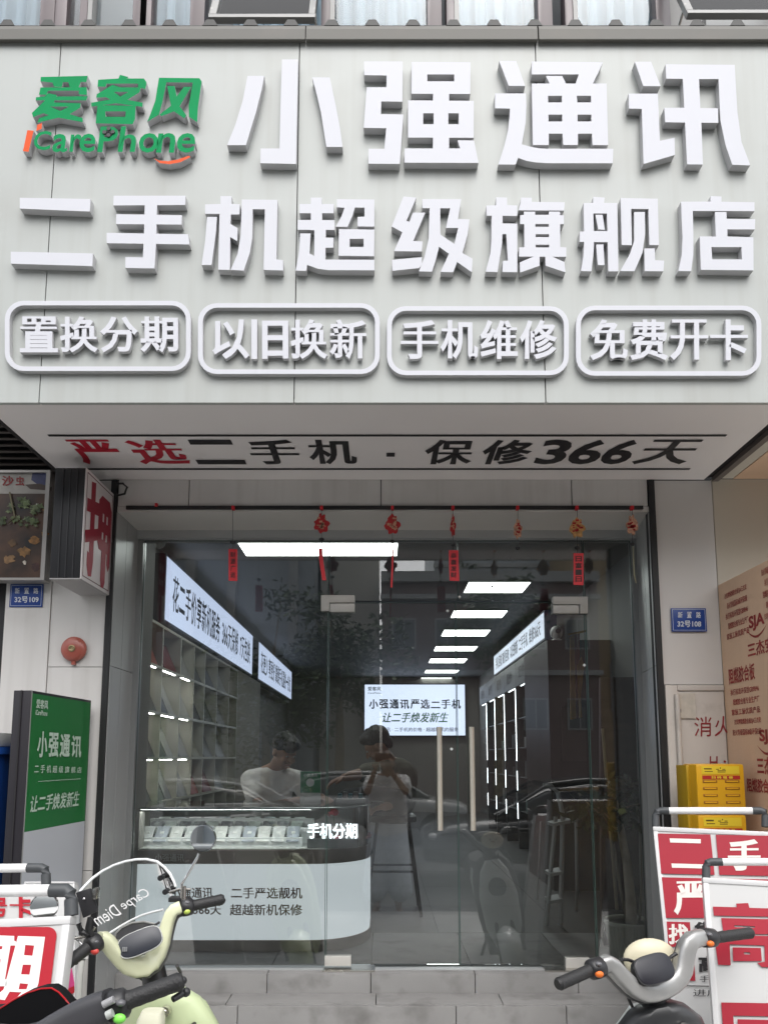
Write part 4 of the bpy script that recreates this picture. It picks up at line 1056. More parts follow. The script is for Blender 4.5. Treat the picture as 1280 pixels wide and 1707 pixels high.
glyph([[(54,788),(84,788),(84,812),(66,810),(52,800)]], fp, mat('poster_blue', (.03,.035,.10), .4, var=.4, vscale=20), po, .0002, name='print')
glyph([[(42,808),(66,806),(86,812),(86,818),(50,815)]], lambda x, y: P(x, y, YPO-.002), mat('poster_brown', (.05,.03,.02), .4), po, .0002, name='print')
pr = mat('poster_red', (.22,.012,.01), .5)
pxletters('沙', 3, 793, 23, 810, lambda x, y: P(x, y, YPO-.003), pr, po, bold=.03); pxletters('虫', 26, 794, 41, 810, lambda x, y: P(x, y, YPO-.003), pr, po, bold=.03)
herb = [mat('herb_%d' % k, c, .5, var=.4, vscale=30) for k, c in enumerate(((.10,.14,.05), (.17,.21,.10), (.055,.08,.03)))]
rnd = random.Random(3)
for k in range(46):
    cx_, cy_ = rnd.choice([(12,846),(38,838),(6,866),(30,868),(52,870),(60,850),(48,842)]); cx_ += rnd.uniform(-9, 9); cy_ += rnd.uniform(-7, 7)
    if cx_ > 78: continue
    r_ = rnd.uniform(4, 9); pts = []
    for j in range(11):
        an = 2*pi*j/11; q_ = r_*(1 if j % 2 else .5)*rnd.uniform(.7, 1.1); pts.append((cx_+q_*cos(an), cy_+q_*.75*sin(an)))
    glyph([pts], lambda x, y, k=k: P(x, y, YPO-.003-.00015*k), herb[k % 3], po, .0001, name='leaf_print')
MB().tube([P(16, 820, YPO-.009), P(21, 845, YPO-.009), P(25, 862, YPO-.009), P(14, 872, YPO-.009)], .004, 5, flat=.3).tube([P(24, 860, YPO-.009), P(36, 872, YPO-.009), P(46, 882, YPO-.009)], .0028, 5, flat=.3).build('leaf_print', mat('herb_stem', (.16,.14,.07), .5), po)
for (cx_, cy_, r_, c) in ((58, 900, 9, (.22,.10,.02)), (40, 920, 11, (.20,.10,.025)), (20, 905, 8, (.10,.05,.015)), (76, 850, 5, (.22,.12,.02)), (74, 890, 8, (.24,.11,.02)), (15, 932, 10, (.18,.10,.04)), (60, 945, 9, (.05,.015,.012)), (41, 938, 4, (.5,.45,.38)), (62, 841, 3, (.45,.44,.4))):
    pts = [(cx_+r_*rnd.uniform(.5, 1.3)*cos(2*pi*j/13), cy_+r_*rnd.uniform(.4, 1.0)*sin(2*pi*j/13)) for j in range(13)]
    glyph([pts], lambda x, y: P(x, y, YPO-.0022), mat('food_%d%d' % (cx_, cy_), c, .35, var=.6, vscale=35), po, .0001, name='food_print')
# projecting pawn sign
XPS, YN = -1.362, P(145, 780, 3.156).y
zt_, zb_ = 2.925, 2.405
ps = thing('projecting_sign', (XPS-.07, 3.3, zb_), 'projecting black box sign with one dripping red character on white', 'sign')
B('case', XPS-.145, XPS-.004, 3.156, 3.494, zb_, zt_, mat('sign_case', (.010,.010,.012), .4), ps, bev=.003)
for dx in (-.105, -.073, -.04): B('groove', XPS+dx-.002, XPS+dx+.002, 3.1525, 3.1555, zb_+.002, zt_-.002, mat('case_line', (.03,.03,.033), .3), ps)
B('base', XPS-.144, XPS-.0045, 3.157, 3.493, zb_-.006, zb_-.0005, mat('case_bottom', (.30,.29,.29), .5), ps)
B('face', XPS-.0035, XPS, 3.150, 3.494, zb_-.004, zt_, mat('sign_face', (.74,.70,.70), .35), ps, bev=.002)
ft = MB(); y0, y1, z0, z1, t = 3.166, 3.478, zb_+.012, zt_-.015, .004
ft.box(XPS+.0005, XPS+.0012, y0, y1, z0, z0+t).box(XPS+.0005, XPS+.0012, y0, y1, z1-t, z1).box(XPS+.0005, XPS+.0012, y0, y0+t, z0+t, z1-t).box(XPS+.0005, XPS+.0012, y1-t, y1, z0+t, z1-t)
ft.build('border_line', mat('border_dark', (.10,.012,.02), .5), ps)
fx = lambda x, y: PX(x, y, XPS+.002)
# the character, drawn in strokes on the sign's own face (u along the face, w up)
def face(u, w): return V((XPS+.002, 3.156+.338*u, zb_+(zt_-zb_)*w))
RED2 = mat('pawn_red', (.30,.015,.035), .5)
st_ = [[(.18,.92),(.32,.94),(.34,.20),(.30,.06),(.20,.05),(.14,.14),(.14,.27),(.20,.26)],
       [(.06,.74),(.46,.78),(.46,.66),(.06,.62)], [(.04,.44),(.46,.54),(.46,.43),(.06,.33)],
       ([(.46,.82),(.56,.88),(.84,.88),(.92,.80),(.92,.40),(.84,.36),(.52,.36),(.46,.42)], [[(.60,.72),(.66,.72),(.66,.64),(.60,.64)], [(.74,.72),(.80,.72),(.80,.64),(.74,.64)], [(.60,.54),(.66,.54),(.66,.47),(.60,.47)], [(.74,.54),(.80,.54),(.80,.47),(.74,.47)]]),
       [(.62,.40),(.78,.40),(.78,.08),(.74,.02),(.66,.02),(.62,.08)], [(.82,.40),(.92,.44),(.92,.25),(.87,.20),(.82,.26)]]
pv, pf = union([s if isinstance(s, tuple) else (s, []) for s in st_])
pts = [face(u, w_) for u, w_ in pv]
solid(pts, pf, V((.0008, 0, 0)), 'character', RED2, ps)
# fire bell
bc = P(125, 1083, YW-.001)
fbell = thing('fire_bell', bc, 'round faded red fire alarm bell on the white wall panel', 'bell')
BR = mat('bell_red', (.34,.085,.06), .35, var=.15, vscale=10, coat=.2)
MB().lathe([(.050, 0), (.052, -.008), (.0625, -.010), (.062, -.018), (.057, -.026), (.044, -.033), (.022, -.037), (.001, -.038)], bc, (0, 1, 0), 28).build('gong', BR, fbell, smooth=True)
MB().lathe([(.017, -.036), (.017, -.0405), (.013, -.042), (.011, -.0405), (.001, -.0405)], bc, (0, 1, 0), 18).build('badge', mat('badge_gold', (.26,.20,.10), .4, metal=.4, var=.3, vscale=80), fbell, smooth=True)
B('base', bc.x-.007, bc.x+.01, YW-.02, YW-.001, bc.z-.078, bc.z-.06, BR, fbell)
# door number plates
def plate(x0, y0, x1, y1, l1, l2, lab):
    Yp = YW-.012; fn = lambda x, y: P(x, y, Yp-.0022)
    a, b = P(x0, y1, Yp), P(x1, y0, Yp)
    r = thing('address_plate', ((a.x+b.x)/2, Yp, a.z), lab, 'sign', 'blue address plates')
    B('plate', a.x, b.x, Yp, Yp+.004, a.z, b.z, BLUEP, r, bev=.001)
    t = .0015; f = MB(); i = .006
    for (u0, u1, w0, w1) in ((a.x+i, b.x-i, a.z+i, a.z+i+t), (a.x+i, b.x-i, b.z-i-t, b.z-i), (a.x+i, a.x+i+t, a.z+i+t, b.z-i-t), (b.x-i-t, b.x-i, a.z+i+t, b.z-i-t)): f.box(u0, u1, Yp-.0012, Yp-.0004, w0, w1)
    wp = mat('plate_white', (.60,.63,.68), .4); f.build('border_line', wp, r)
    w_ = x1-x0; h = y1-y0
    for k, ch in enumerate(l1): pxletters(ch, x0+w_*(.17+.27*k), y0+h*.16, x0+w_*(.31+.27*k), y0+h*.42, fn, wp, r, bold=.02)
    pxletters(l2, x0+w_*.16, y0+h*.53, x0+w_*.86, y0+h*.81, fn, wp, r, bold=.025)
plate(15, 974, 72.5, 1012, '新置路', '32号109', 'blue address plate 109 under the food poster')
plate(1120, 1014, 1176.5, 1053, '新置路', '32号108', 'blue address plate 108 on the wall right of the doors')

# standing green light box, set at a right angle to the wall
Fa, Fb = V((-1.440, 2.92, 0)), V((-1.408, 3.45, 0))
GU = (Fb-Fa); gn = V((GU.y, -GU.x, 0)).normalized()
gfn = lambda x, y, off=.0: plane3(Fa+gn*off, Fb+gn*off, Fa+gn*off+V((0,0,1)))(x, y)
zg1 = P(55, 1151, 2.92).z; zg0 = P(35, 1388, 2.92).z
gs = thing('standing_light_box', Fa, 'tall green and white standing light box with dark edge left of the doors', 'sign')
CASE = mat('box_case', (.016,.014,.018), .4)
MB().hexa(Fa+V((0,0,.03)), Fb+V((0,0,.03)), Fb+V((0,0,zg1)), Fa+V((0,0,zg1)), -gn*.075).build('case', CASE, gs, bev=.003)
f = Fa+V((-.04,-.012,0)); MB().hexa(f+V((-.003,.0125,.03)), f+V((.003,.0125,.03)), f+V((.003,.0125,zg1)), f+V((-.003,.0125,zg1)), (0, -.003, 0)).build('seam', INK, gs)
def gq(u0, u1, z0, z1, off, m, nm):
    p = [Fa+GU*u0+V((0,0,z0)), Fa+GU*u1+V((0,0,z0)), Fa+GU*u1+V((0,0,z1)), Fa+GU*u0+V((0,0,z1))]
    MB().hexa(*[x+gn*off for x in p], -gn*.0008).build(nm, m, gs)
GF = mat('face_green', (.016,.16,.040), .3, var=.05, coat=.2); GWF = mat('face_white', (.52,.54,.58), .3, coat=.2)
gq(.012, .985, zg0, zg1-.012, .001, GF, 'face'); gq(.012, .985, .05, zg0-.001, .001, GWF, 'face')
gq(.0, .012, .03, zg1, .002, WFR, 'trim')
g2 = lambda x, y: gfn(x, y, .0028)
LM = mat('pale_print', (.50,.62,.52), .4)
def gtext(t, x0, y0, x1, y1, sl=.0, **k):
    O = g2(x0, y1); U = g2(x1, y1+sl) - O; U.z = 0; W = V((0, 0, g2(x0, y0).z-O.z)); letters(t, O, U, W, LM, gs, **k)
gtext('爱客风', 60, 1165, 80, 1181, bold=.025); gtext('iCarePhone', 59, 1183, 79, 1192, bold=.02)
for i, ch in enumerate('小强通讯'): gtext(ch, 61+19*i, 1219+2.2*i, 61+19*i+17, 1263, bold=.03)
for i, ch in enumerate('二手机超级旗舰店'): gtext(ch, 57+10.2*i, 1275+.6*i+(2 if i == 0 else 0), 57+10.2*i+7.4, 1289-(1 if i == 0 else 0), bold=.015)
gq(.17, .86, P(60, 1304, 2.95).z-.001, P(60, 1304, 2.95).z+.001, .0022, LM, 'line')
gtext('让二手焕发新生', 50, 1327, 131, 1356, bold=.022, shear=.2)
# blue bin and the pale crate on it at the far left
bi = thing('blue_bin', (-1.78, 3.05, 0), 'deep blue plastic bin at the far left behind the standing light box', 'bin')
zbn = P(10, 1246, 3.05).z
MB().loft([(-1.80, 3.1, .01, .20, .18), (-1.80, 3.1, zbn-.05, .235, .21), (-1.80, 3.1, zbn, .24, .215)], n=28, power=5).build('body', mat('bin_blue', (.008,.045,.20), .35, var=.06), bi, smooth=True)
MB().loft([(-1.80, 3.1, zbn-.03, .25, .225), (-1.80, 3.1, zbn-.001, .25, .225)], n=28, power=5).build('rim', MATS['bin_blue'], bi, smooth=True)
cb = thing('green_crate', (-1.78, 3.1, zbn), 'pale crate with a green printed band on the blue bin', 'crate')
MB().box(-2.0, -1.58, 2.93, 3.27, zbn+.001, zbn+.06).build('body', mat('crate_pale', (.42,.43,.42), .5), cb, bev=.008)
B('print', -1.99, -1.59, 2.926, 2.9285, zbn+.012, zbn+.05, mat('crate_green', (.05,.16,.09), .5), cb)

# ================================================================== RIGHT OF THE ENTRANCE
nb = thing('neighbour_front', (2.1, YW, 0), 'beige panelled wall and overhang of the neighbouring unit at right', 'building')
NBM = mat('neighbour_beige', (.50,.45,.37), .5, var=.05, vscale=1.5)
B('wall_panel', XR+.004, 3.2, YW+.001, YW+.05, 0, ZS+.004, NBM, nb)
B('soffit_panel', XSR+.075, 1.788, 2.75, YW-.003, ZS+.006, ZS+.03, mat('neighbour_soffit', (.52,.49,.42), .5), nb)
PLY = mat('plywood', (.60,.415,.285), .6, var=.16, vscale=2.2, streak=.12, bump=.08, bscale=50)
PINK = mat('plywood_ink', (.28,.035,.03), .6, var=.3, vscale=40)
B('soffit_board', 1.791, 3.0, 2.75, YW-.003, ZS+.004, ZS+.03, PLY, nb)
B('trim', XSR+.042, XSR+.073, 2.75, YW-.004, ZS-.01, ZS+.05, mat('trim_dark', (.12,.10,.09), .5), nb)
for k in range(6): letters('阻燃胶合板', (1.93+.0, 2.95+.08*k, ZS+.0035), (.5, 0, 0), (0, -.05, 0), PINK, nb, bold=.02)
# plywood hoarding at a right angle to the wall
XH = 1.68; zh1 = 2.452
hd = thing('plywood_hoarding', (XH, 3.2, 0), 'reddish plywood hoarding sheet printed with red lettering at the right edge', 'hoarding')
B('sheet', XH, XH+.018, 2.55, 3.494, .01, zh1, PLY, hd)
def hq(px, py): return PX(px, py, XH-.0015)
def htext(t, y0, y1, z0, z1, **k): letters(t, (XH-.0015, y1, z0), (0, y0-y1, 0), (0, 0, z1-z0), PINK, hd, **k)
def H3(px, py): p = hq(px, py); return p
def block(n, yA, yB, zT, lh, seedv):
    rows_ = ['杰安牌阻燃胶合板SJA三杰安', '防火等级国标B级环保E级', '执行标准环保型GB9846', '阻燃胶合板专业生产厂', '家装工装优质产品']
    for i in range(n): htext(rows_[(i+seedv) % 5], yA, yB - (.02*(i % 2)), zT-lh*(i+1), zT-lh*(i+1)+lh*.62, bold=.02)
p_ = hq(1207, 988); q_ = hq(1243, 965)
block(5, q_.y, p_.y, p_.z+.012, .05, 0)
htext('SJA', hq(1275, 1045).y, hq(1248, 1045).y, hq(1262, 1050).z, hq(1262, 1023).z, bold=.04)
def arc(px0, py0, px1, py1):
    a, b = hq(px0, py0), hq(px1, py1); n = 14; v = []; 
    for i in range(n+1):
        t = i/n; y = a.y+(b.y-a.y)*t; z = a.z+(b.z-a.z)*t - .035*sin(pi*t); w_ = .010*sin(pi*t)+.001
        v += [(XH-.0016, y, z), (XH-.0016, y, z-w_)]
    MB().add(v, [(2*i, 2*i+1, 2*i+3, 2*i+2) for i in range(n)]).build('lettering', PINK, hd)
arc(1244, 1052, 1278, 1040)
htext('三杰安', hq(1290, 1085).y, hq(1246, 1085).y, hq(1262, 1093).z, hq(1262, 1068).z, bold=.03)
htext('阻燃胶合板', hq(1258, 1120).y, hq(1214, 1120).y, hq(1235, 1138).z, hq(1235, 1110).z, bold=.03)
p_ = hq(1217, 1148); q_ = hq(1264, 1140); block(5, q_.y, p_.y, p_.z+.012, .048, 2)
p_ = hq(1268, 940); block(5, hq(1300, 940).y, p_.y, hq(1268, 935).z-.02, .05, 1)
htext('SJA', hq(1296, 1225).y, hq(1265, 1225).y, hq(1275, 1242).z, hq(1275, 1216).z, bold=.04)
arc(1262, 1243, 1296, 1240)
htext('三杰安', hq(1300, 1285).y, hq(1262, 1285).y, hq(1275, 1292).z, hq(1275, 1262).z, bold=.03)
htext('阻燃胶合板', hq(1292, 1325).y, hq(1246, 1325).y, hq(1262, 1322).z, hq(1262, 1298).z, bold=.03)
# fire hydrant cabinet door
FD = mat('hydrant_white', (.50,.46,.42), .45, var=.06, vscale=3, dirt=(.20,.16,.13), dirt_amt=.55)
fh = thing('hydrant_cabinet', (1.55, YW, 0), 'grimy white fire hydrant cabinet door with red characters partly behind the plywood', 'hydrant cabinet')
xh0 = xrgt+.036
B('frame', xh0, xh0+.06, YW-.015, YW+.04, .05, zfr-.002, FD, fh, bev=.004)
B('frame', xh0+.061, XR-.004, YW-.015, YW+.04, zfr-.03, zfr-.002, FD, fh, bev=.004)
B('door', xh0+.061, XR-.004, YW-.008, YW+.02, .05, zfr-.032, FD, fh, bev=.003)
MB().tube([(xh0+.05, YW-.028, .06), (xh0+.05, YW-.028, zfr-.05)], .012, 10).build('pipe', FD, fh, smooth=True)
fhp = lambda x, y: P(x, y, YW-.0105)
HR = mat('hydrant_red', (.24,.02,.025), .5)
pxletters('消', 1157, 1195, 1186, 1228, fhp, HR, fh, bold=.0); pxletters('火', 1191, 1194, 1221, 1228, fhp, HR, fh, bold=.0)
pxletters('H', 1183, 1261, 1196, 1281, fhp, HR, fh, bold=.0)
MB().lathe([(.006, 0), (.006, .001)], P(1208, 1270, YW-.0105), (0, 1, 0), 10).build('lettering', HR, fh)
B('hinge', xh0+.062, xh0+.072, YW-.014, YW-.0085, P(1117, 1195, YW).z, P(1117, 1183, YW).z, DARKM, fh)
nt_ = MB(); a, b = P(1130, 1198, YW-.0125), P(1157.5, 1156, YW-.0125)
nn = 6; vs = []
for i in range(nn+1):
    for j in range(nn+1):
        vs.append((a.x+(b.x-a.x)*i/nn, YW-.0125-.006*abs(sin(i*1.7+j*2.3))*(.5 if 0 < i < nn else 1), a.z+(b.z-a.z)*j/nn))
nt_.add(vs, [(i*(nn+1)+j, (i+1)*(nn+1)+j, (i+1)*(nn+1)+j+1, i*(nn+1)+j+1) for i in range(nn) for j in range(nn)])
tag(nt_.build('paper_note', mat('note_paper', (.48,.44,.38), .7, var=.12, vscale=30), None, smooth=True), 'crumpled pale paper note stuck on the hydrant cabinet door', 'note')
# yellow boxes
YEL = mat('yellow_plastic', (.62,.33,.012), .35, var=.06, vscale=5); YLB = mat('yellow_label', (.68,.50,.03), .4)
def ybox(y0px, y1px, dx, lab, under):
    Yb = 3.2; a = P(1164+dx, y1px, Yb); b = P(1240+dx, y0px, Yb)
    r = thing('rental_box', ((a.x+b.x)/2, Yb+.06, a.z), lab, 'box', 'yellow slotted boxes stacked at the right')
    MB().box(a.x, b.x, Yb, Yb+.15, a.z, b.z).build('body', YEL, r, bev=.012)
    B('back', a.x-.012, a.x+.03, Yb+.075, Yb+.19, a.z+.004, b.z-.006, mat('yellow_back', (.42,.26,.012), .4), r, bev=.004)
    w_, h = b.x-a.x, b.z-a.z
    def q(u0, u1, w0, w1, m, nm, t=.002, bev=0): return MB().box(a.x+w_*u0, a.x+w_*u1, Yb-t, Yb-.0004, a.z+h*w0, a.z+h*w1).build(nm, m, r, bev=bev)
    q(.11, .89, .80, .955, YLB, 'label', .0016)
    dk = mat('label_ink', (.10,.06,.01), .5)
    for u0, u1, w0, w1 in ((.16,.32,.89,.915), (.17,.34,.84,.855), (.41,.47,.885,.90), (.49,.51,.905,.93), (.54,.60,.885,.90), (.44,.61,.855,.87), (.44,.60,.83,.84)): q(u0, u1, w0, w1, dk, 'print', .0022)
    q(.12, .90, .69, .765, mat('label_red', (.36,.02,.012), .5), 'label', .0016)
    for k, ch in enumerate('扫码租借'):
        letters(ch, (a.x+w_*(.30+.12*k), Yb-.002, a.z+h*.70), (w_*.09, 0, 0), (0, 0, h*.055), YLB, r, bold=.03)
    sl_ = mat('slot_rim', (.30,.12,.01), .5)
    for k, w0 in enumerate((.62, .48, .34, .20, .06)):
        for u0 in (.12, .58):
            o = q(u0, u0+.30, w0, w0+.055, sl_, 'slot', .002, .0008)
            MB().box(a.x+w_*(u0+.03), a.x+w_*(u0+.27), Yb-.0035, Yb-.0021, a.z+h*(w0+.014), a.z+h*(w0+.041)).build('insert', YEL, o)
    return a, b
a1, b1 = ybox(1274, 1357, 0, 'upper yellow plastic rental box with slots and red label', None)
a2, b2 = ybox(1359, 1455, 4, 'lower yellow plastic rental box under the upper one', None)
tag(MB().box(a2.x-.01, b2.x+.01, 3.17, 3.40, .0, a2.z-.001).build('grey_stand', mat('stand_grey', (.2,.2,.2), .5), None, bev=.006), 'grey stand holding the yellow rental boxes, mostly behind the red board', 'stand')

# ================================================================== PAVEMENT SIGN BOARDS
BFR = mat('board_frame', (.60,.60,.60), .35, coat=.2); BPA = mat('board_white', (.58,.58,.575), .35, coat=.15)
TUBE_W = mat('tube_white', (.80,.80,.80), .3); TUBE_D = mat('tube_dark', (.055,.06,.065), .5)
def board(name, lab, tl, bl, tr, flip=False):
    """tl, bl, tr: (px, py, Y) on the real face plane; returns the plane function"""
    A, Bq, Q = P(*tl), P(*bl), P(*tr)
    fn = plane3(A, Bq, Q); n = fn.n
    D = (Bq-A); D = D*((A.z-.03)/-D.z)*1.0
    U = (Q-A)
    return A, U, D, n, fn
def panel(r, A, U, D, n, k=1.0, fw=.018, th=.045):
    U = U*k; u = U.normalized(); d = D.normalized(); L_, H_ = U.length, D.length
    def q(u0, u1, d0, d1, off=0, t=th, m=BPA, nm='panel', bev=0):
        p = [A+u*u0+d*d1+n*off, A+u*u1+d*d1+n*off, A+u*u1+d*d0+n*off, A+u*u0+d*d0+n*off]
        return MB().hexa(*p, -n*t).build(nm, m, r, bev=bev)
    q(fw, L_-fw, fw, H_-fw, -.004, th-.008, BPA, 'panel')
    for a in ((0, L_, 0, fw), (0, L_, H_-fw, H_), (0, fw, fw, H_-fw), (L_-fw, L_, fw, H_-fw)): q(*a, 0, th, BFR, 'frame', .003)
    return q, L_, H_
def handle(r, fn, pts, dark, lo):
    """pts: pixel polyline on the board plane, dark: index sets of dark tube"""
    W = [fn(x, y, -.02) for x, y in pts]
    return W
def pull(r, fn, px0, px1, ytop, ybase, e, rad=.014):
    """pull handle: dark elbows at both ends, white tube between, standing on the board's top edge"""
    L_ = [fn(px0, ybase, -.022), fn(px0, ytop+8, -.022), fn(px0+2.5, ytop+2, -.022), fn(px0+8, ytop, -.022), fn(px0+e, ytop, -.022)]
    Rr = [fn(px1, ybase, -.022), fn(px1, ytop+8, -.022), fn(px1-2.5, ytop+2, -.022), fn(px1-8, ytop, -.022), fn(px1-e, ytop, -.022)]
    MB().tube(L_, rad*1.08, 12).build('elbow', TUBE_D, r, smooth=True); MB().tube(Rr, rad*1.08, 12).build('elbow', TUBE_D, r, smooth=True)
    MB().tube([L_[-1], Rr[-1]], rad, 12).build('grip_bar', TUBE_W, r, smooth=True)
# right, behind
A, U, D, n, fn = board('b', '', (1088, 1378, 2.92), (1119, 1680, 2.76), (1282, 1387, 2.78))
rb = thing('sign_board', A+D, 'white framed sign board of red tiles with white characters, behind the other at right', 'sign board', 'pavement sign boards')
q, L_, H_ = panel(rb, A, U, D, n, 1.12)
f2 = lambda x, y: fn(x, y, .0022)
f1 = lambda x, y: fn(x, y, .0012)
def cell(pts, m=REDB): glyph([pts], f1, m, rb, .0006, name='red_tile')
cell([(1096,1390),(1184,1391.5),(1191,1459),(1102,1457)]); cell([(1193,1392),(1290,1394),(1296,1461),(1199,1459)])
cell([(1103,1463),(1192,1465),(1198,1531),(1110,1531)]); cell([(1200,1465),(1296,1467),(1300,1533),(1205,1532)])
cell([(1111,1537),(1150,1538),(1152,1580),(1114,1579)]); cell([(1128,1592),(1156,1593),(1159,1636),(1136,1635)])
WPR = mat('tile_white', (.76,.72,.68), .5)
[glyph([q_], f2, WPR, rb, .0004, name='stroke') for q_ in ([(1116,1398),(1168,1399.5),(1168,1406.5),(1117,1405)], [(1119,1440),(1176,1441.5),(1176,1448.5),(1120,1447)])]; pxletters('手', 1213, 1400, 1268, 1452, f2, WPR, rb, bold=.04)
pxletters('严', 1123, 1470, 1178, 1526, f2, WPR, rb, bold=.04); pxletters('选', 1212, 1472, 1280, 1528, f2, WPR, rb, bold=.03)
pxletters('找', 1114, 1541, 1148, 1575, f2, WPR, rb, bold=.035); pxletters('店', 1130, 1596, 1154, 1630, f2, WPR, rb, bold=.03)
pxletters('靠谱', 1157, 1537, 1230, 1570, f2, INK, rb, bold=.04); pxletters('高价', 1164, 1594, 1236, 1622, f2, INK, rb, bold=.04)
pxletters('手机回收', 1166, 1627, 1240, 1638, f2, INK, rb, bold=.0); pxletters('进店', 1155, 1650, 1200, 1662, f2, INK, rb, bold=.0)
glyph([[(1120,1643),(1290,1646),(1290,1647.5),(1120,1644.5)]], f1, INK, rb, .0006, name='line')
pull(rb, fn, 1093, 1276, 1352, 1379, 22)
# right, in front
A, U, D, n, fn = board('b', '', (1171, 1463, 2.48), (1189, 1707, 2.37), (1282, 1469, 2.42))
rf = thing('sign_board', A+D, 'white sign board with large red characters at the lower right edge', 'sign board', 'pavement sign boards')
q, L_, H_ = panel(rf, A, U, D, n, 2.0)
f3 = lambda x, y: fn(x, y, .0012)
glyph([[(1188,1512),(1228,1513),(1227,1507),(1247,1506),(1249,1514),(1345,1517),(1346,1530),(1190,1527)],
       ([(1202,1531),(1320,1534),(1322,1558),(1206,1558)], [[(1224,1543),(1258,1545),(1258,1547.5),(1224,1546)]]),
       [(1192,1573),(1196,1559.5),(1330,1562),(1338,1615),(1270,1613),(1262,1606),(1275,1604),(1274,1577),(1216,1575),(1218,1610),(1197,1609)],
       ([(1221,1580),(1268,1581),(1270,1603),(1222,1603)], [[(1240,1588),(1250,1588.5),(1250,1592),(1240,1591.5)]])], f3, REDB, rf, .0006, name='character')
glyph([([(1202,1672),(1340,1674),(1345,1790),(1210,1790)], [[(1222,1694),(1318,1696),(1322,1776),(1228,1776)]]), ([(1229,1700),(1312,1702),(1316,1768),(1236,1768)], [[(1250,1716),(1292,1718),(1294,1748),(1256,1748)]])], f3, REDB, rf, .0006, name='character')
pull(rf, fn, 1177, 1392, 1437.5, 1465, 27, .0125)
# left, near: 期
A, U, D, n, fn = board('b', '', (118, 1527, 2.02), (102, 1655, 1.97), (0, 1533, 2.02))
lb = thing('sign_board', A+D, 'white sign board with one character in a thick red frame at the left edge', 'sign board', 'pavement sign boards')
q, L_, H_ = panel(lb, A+U*1.7, -U*1.7, D, n, 1.0, .022)
f4 = lambda x, y: fn(x, y, .0013)
BRD = mat('banner_red', (.42,.012,.025), .45)
glyph([(rrect(-110, 1546, 96, 1740, 16), [])], lambda x, y: fn(x-(y-1546)*.12, y, .0008), BRD, lb, .0004, name='red_frame')
glyph([[(-60,1568),(-2,1568),(-2,1560),(24,1561),(24,1569),(27,1570),(27,1577),(18,1577),(10,1633),(14,1634),(13,1645),(-60,1645)]], lambda x, y: fn(x-(y-1546)*.02, y, .0016), WPAPER, lb, .0004, name='character')
glyph([([(30,1561),(75,1562.5),(64,1640),(59,1655),(45,1668),(28,1664),(36,1655),(16,1654),(8,1668),(-12,1666),(6,1650)], [[(42,1576),(57,1577),(54,1594),(40,1593)], [(38,1609),(52,1609),(49,1625.5),(35,1625)], [(33,1640),(47,1641),(44,1650),(31,1650)]])], lambda x, y: fn(x, y, .0016), WPAPER, lb, .0004, name='character')
glyph([[(-4,1578),(4,1578),(3,1583),(-5,1583)], [(-6,1600),(1,1600),(0,1606),(-7,1606)]], lambda x, y: fn(x, y, .0022), BRD, lb, .0003, name='character')
pull(lb, fn, 119-4, -190, 1485, 1527, -36) if False else None
L1 = [fn(x, y, -.022) for x, y in ((119, 1527), (118.5, 1500), (117, 1490), (111, 1485), (84, 1485))]
MB().tube(L1, .0185, 12).build('elbow', TUBE_D, lb, smooth=True)
MB().tube([fn(84, 1485, -.022), fn(-180, 1488, -.022)], .0165, 12).build('grip_bar', TUBE_W, lb, smooth=True)
# left, behind: 号卡
A, U, D, n, fn = board('b', '', (82, 1480, 2.42), (72, 1655, 2.36), (0, 1481, 2.42))
l2 = thing('sign_board', A+D, 'white sign board with red lettering behind the framed character board at left', 'sign board', 'pavement sign boards')
q, L_, H_ = panel(l2, A+U*2.2, -U*2.2, D, n, 1.0, .018)
f5 = lambda x, y: fn(x, y, .0013)
pxletters('号', -14, 1497, 12, 1529, f5, BRD, l2, bold=.04); pxletters('卡', 16, 1495, 55, 1531, f5, BRD, l2, bold=.045)
L1 = [fn(x, y, -.022) for x, y in ((77, 1480), (76.5, 1458), (75, 1450), (69, 1447.5), (46, 1447.5))]
MB().tube(L1, .0155, 12).build('elbow', TUBE_D, l2, smooth=True)
MB().tube([fn(46, 1447.5, -.022), fn(-180, 1450, -.022)], .0145, 12).build('grip_bar', TUBE_W, l2, smooth=True)
# coloured board between them and the wall, with a pale pole
A, U, D, n, fn = board('b', '', (124, 1470, 2.75), (125, 1670, 2.62), (40, 1470, 2.75))
l3 = thing('sign_board', A+D, 'cream sign board with pink and yellow print glimpsed behind the left boards', 'sign board', 'pavement sign boards')
q, L_, H_ = panel(l3, A+U, -U, D, n, 1.0, .006)
f6 = lambda x, y: fn(x, y, .0013)
glyph([[(60,1625),(98,1605),(118,1605),(124,1640),(124,1648),(90,1662),(60,1662)]], f6, mat('print_pink', (.55,.05,.20), .5), l3, .0004, name='print')
glyph([[(60,1600),(105,1592),(118,1604),(98,1604),(60,1624)]], f6, mat('print_yellow', (.68,.46,.05), .5), l3, .0004, name='print')
glyph([[(95,1658),(124,1644),(124,1655),(98,1670)]], lambda x, y: fn(x, y, .0019), BRD, l3, .0004, name='print')
po2 = thing('pale_pole', (P(136, 1640, 2.55).x, 2.55, 0), 'slim white pole with a hook end behind the left scooter', 'pole')
a = P(137, 1595, 2.55)
MB().tube([(a.x-.01, 2.55, .01), (a.x-.005, 2.55, a.z-.06), (a.x, 2.55, a.z-.01), (a.x+.012, 2.55, a.z)], .0105, 10).build('tube', mat('pole_white', (.66,.66,.64), .4), po2, smooth=True)
MB().lathe([(.05, 0), (.05, .015), (.012, .02)], (a.x-.01, 2.55, .001)).build('foot', DARKM, po2, smooth=True)
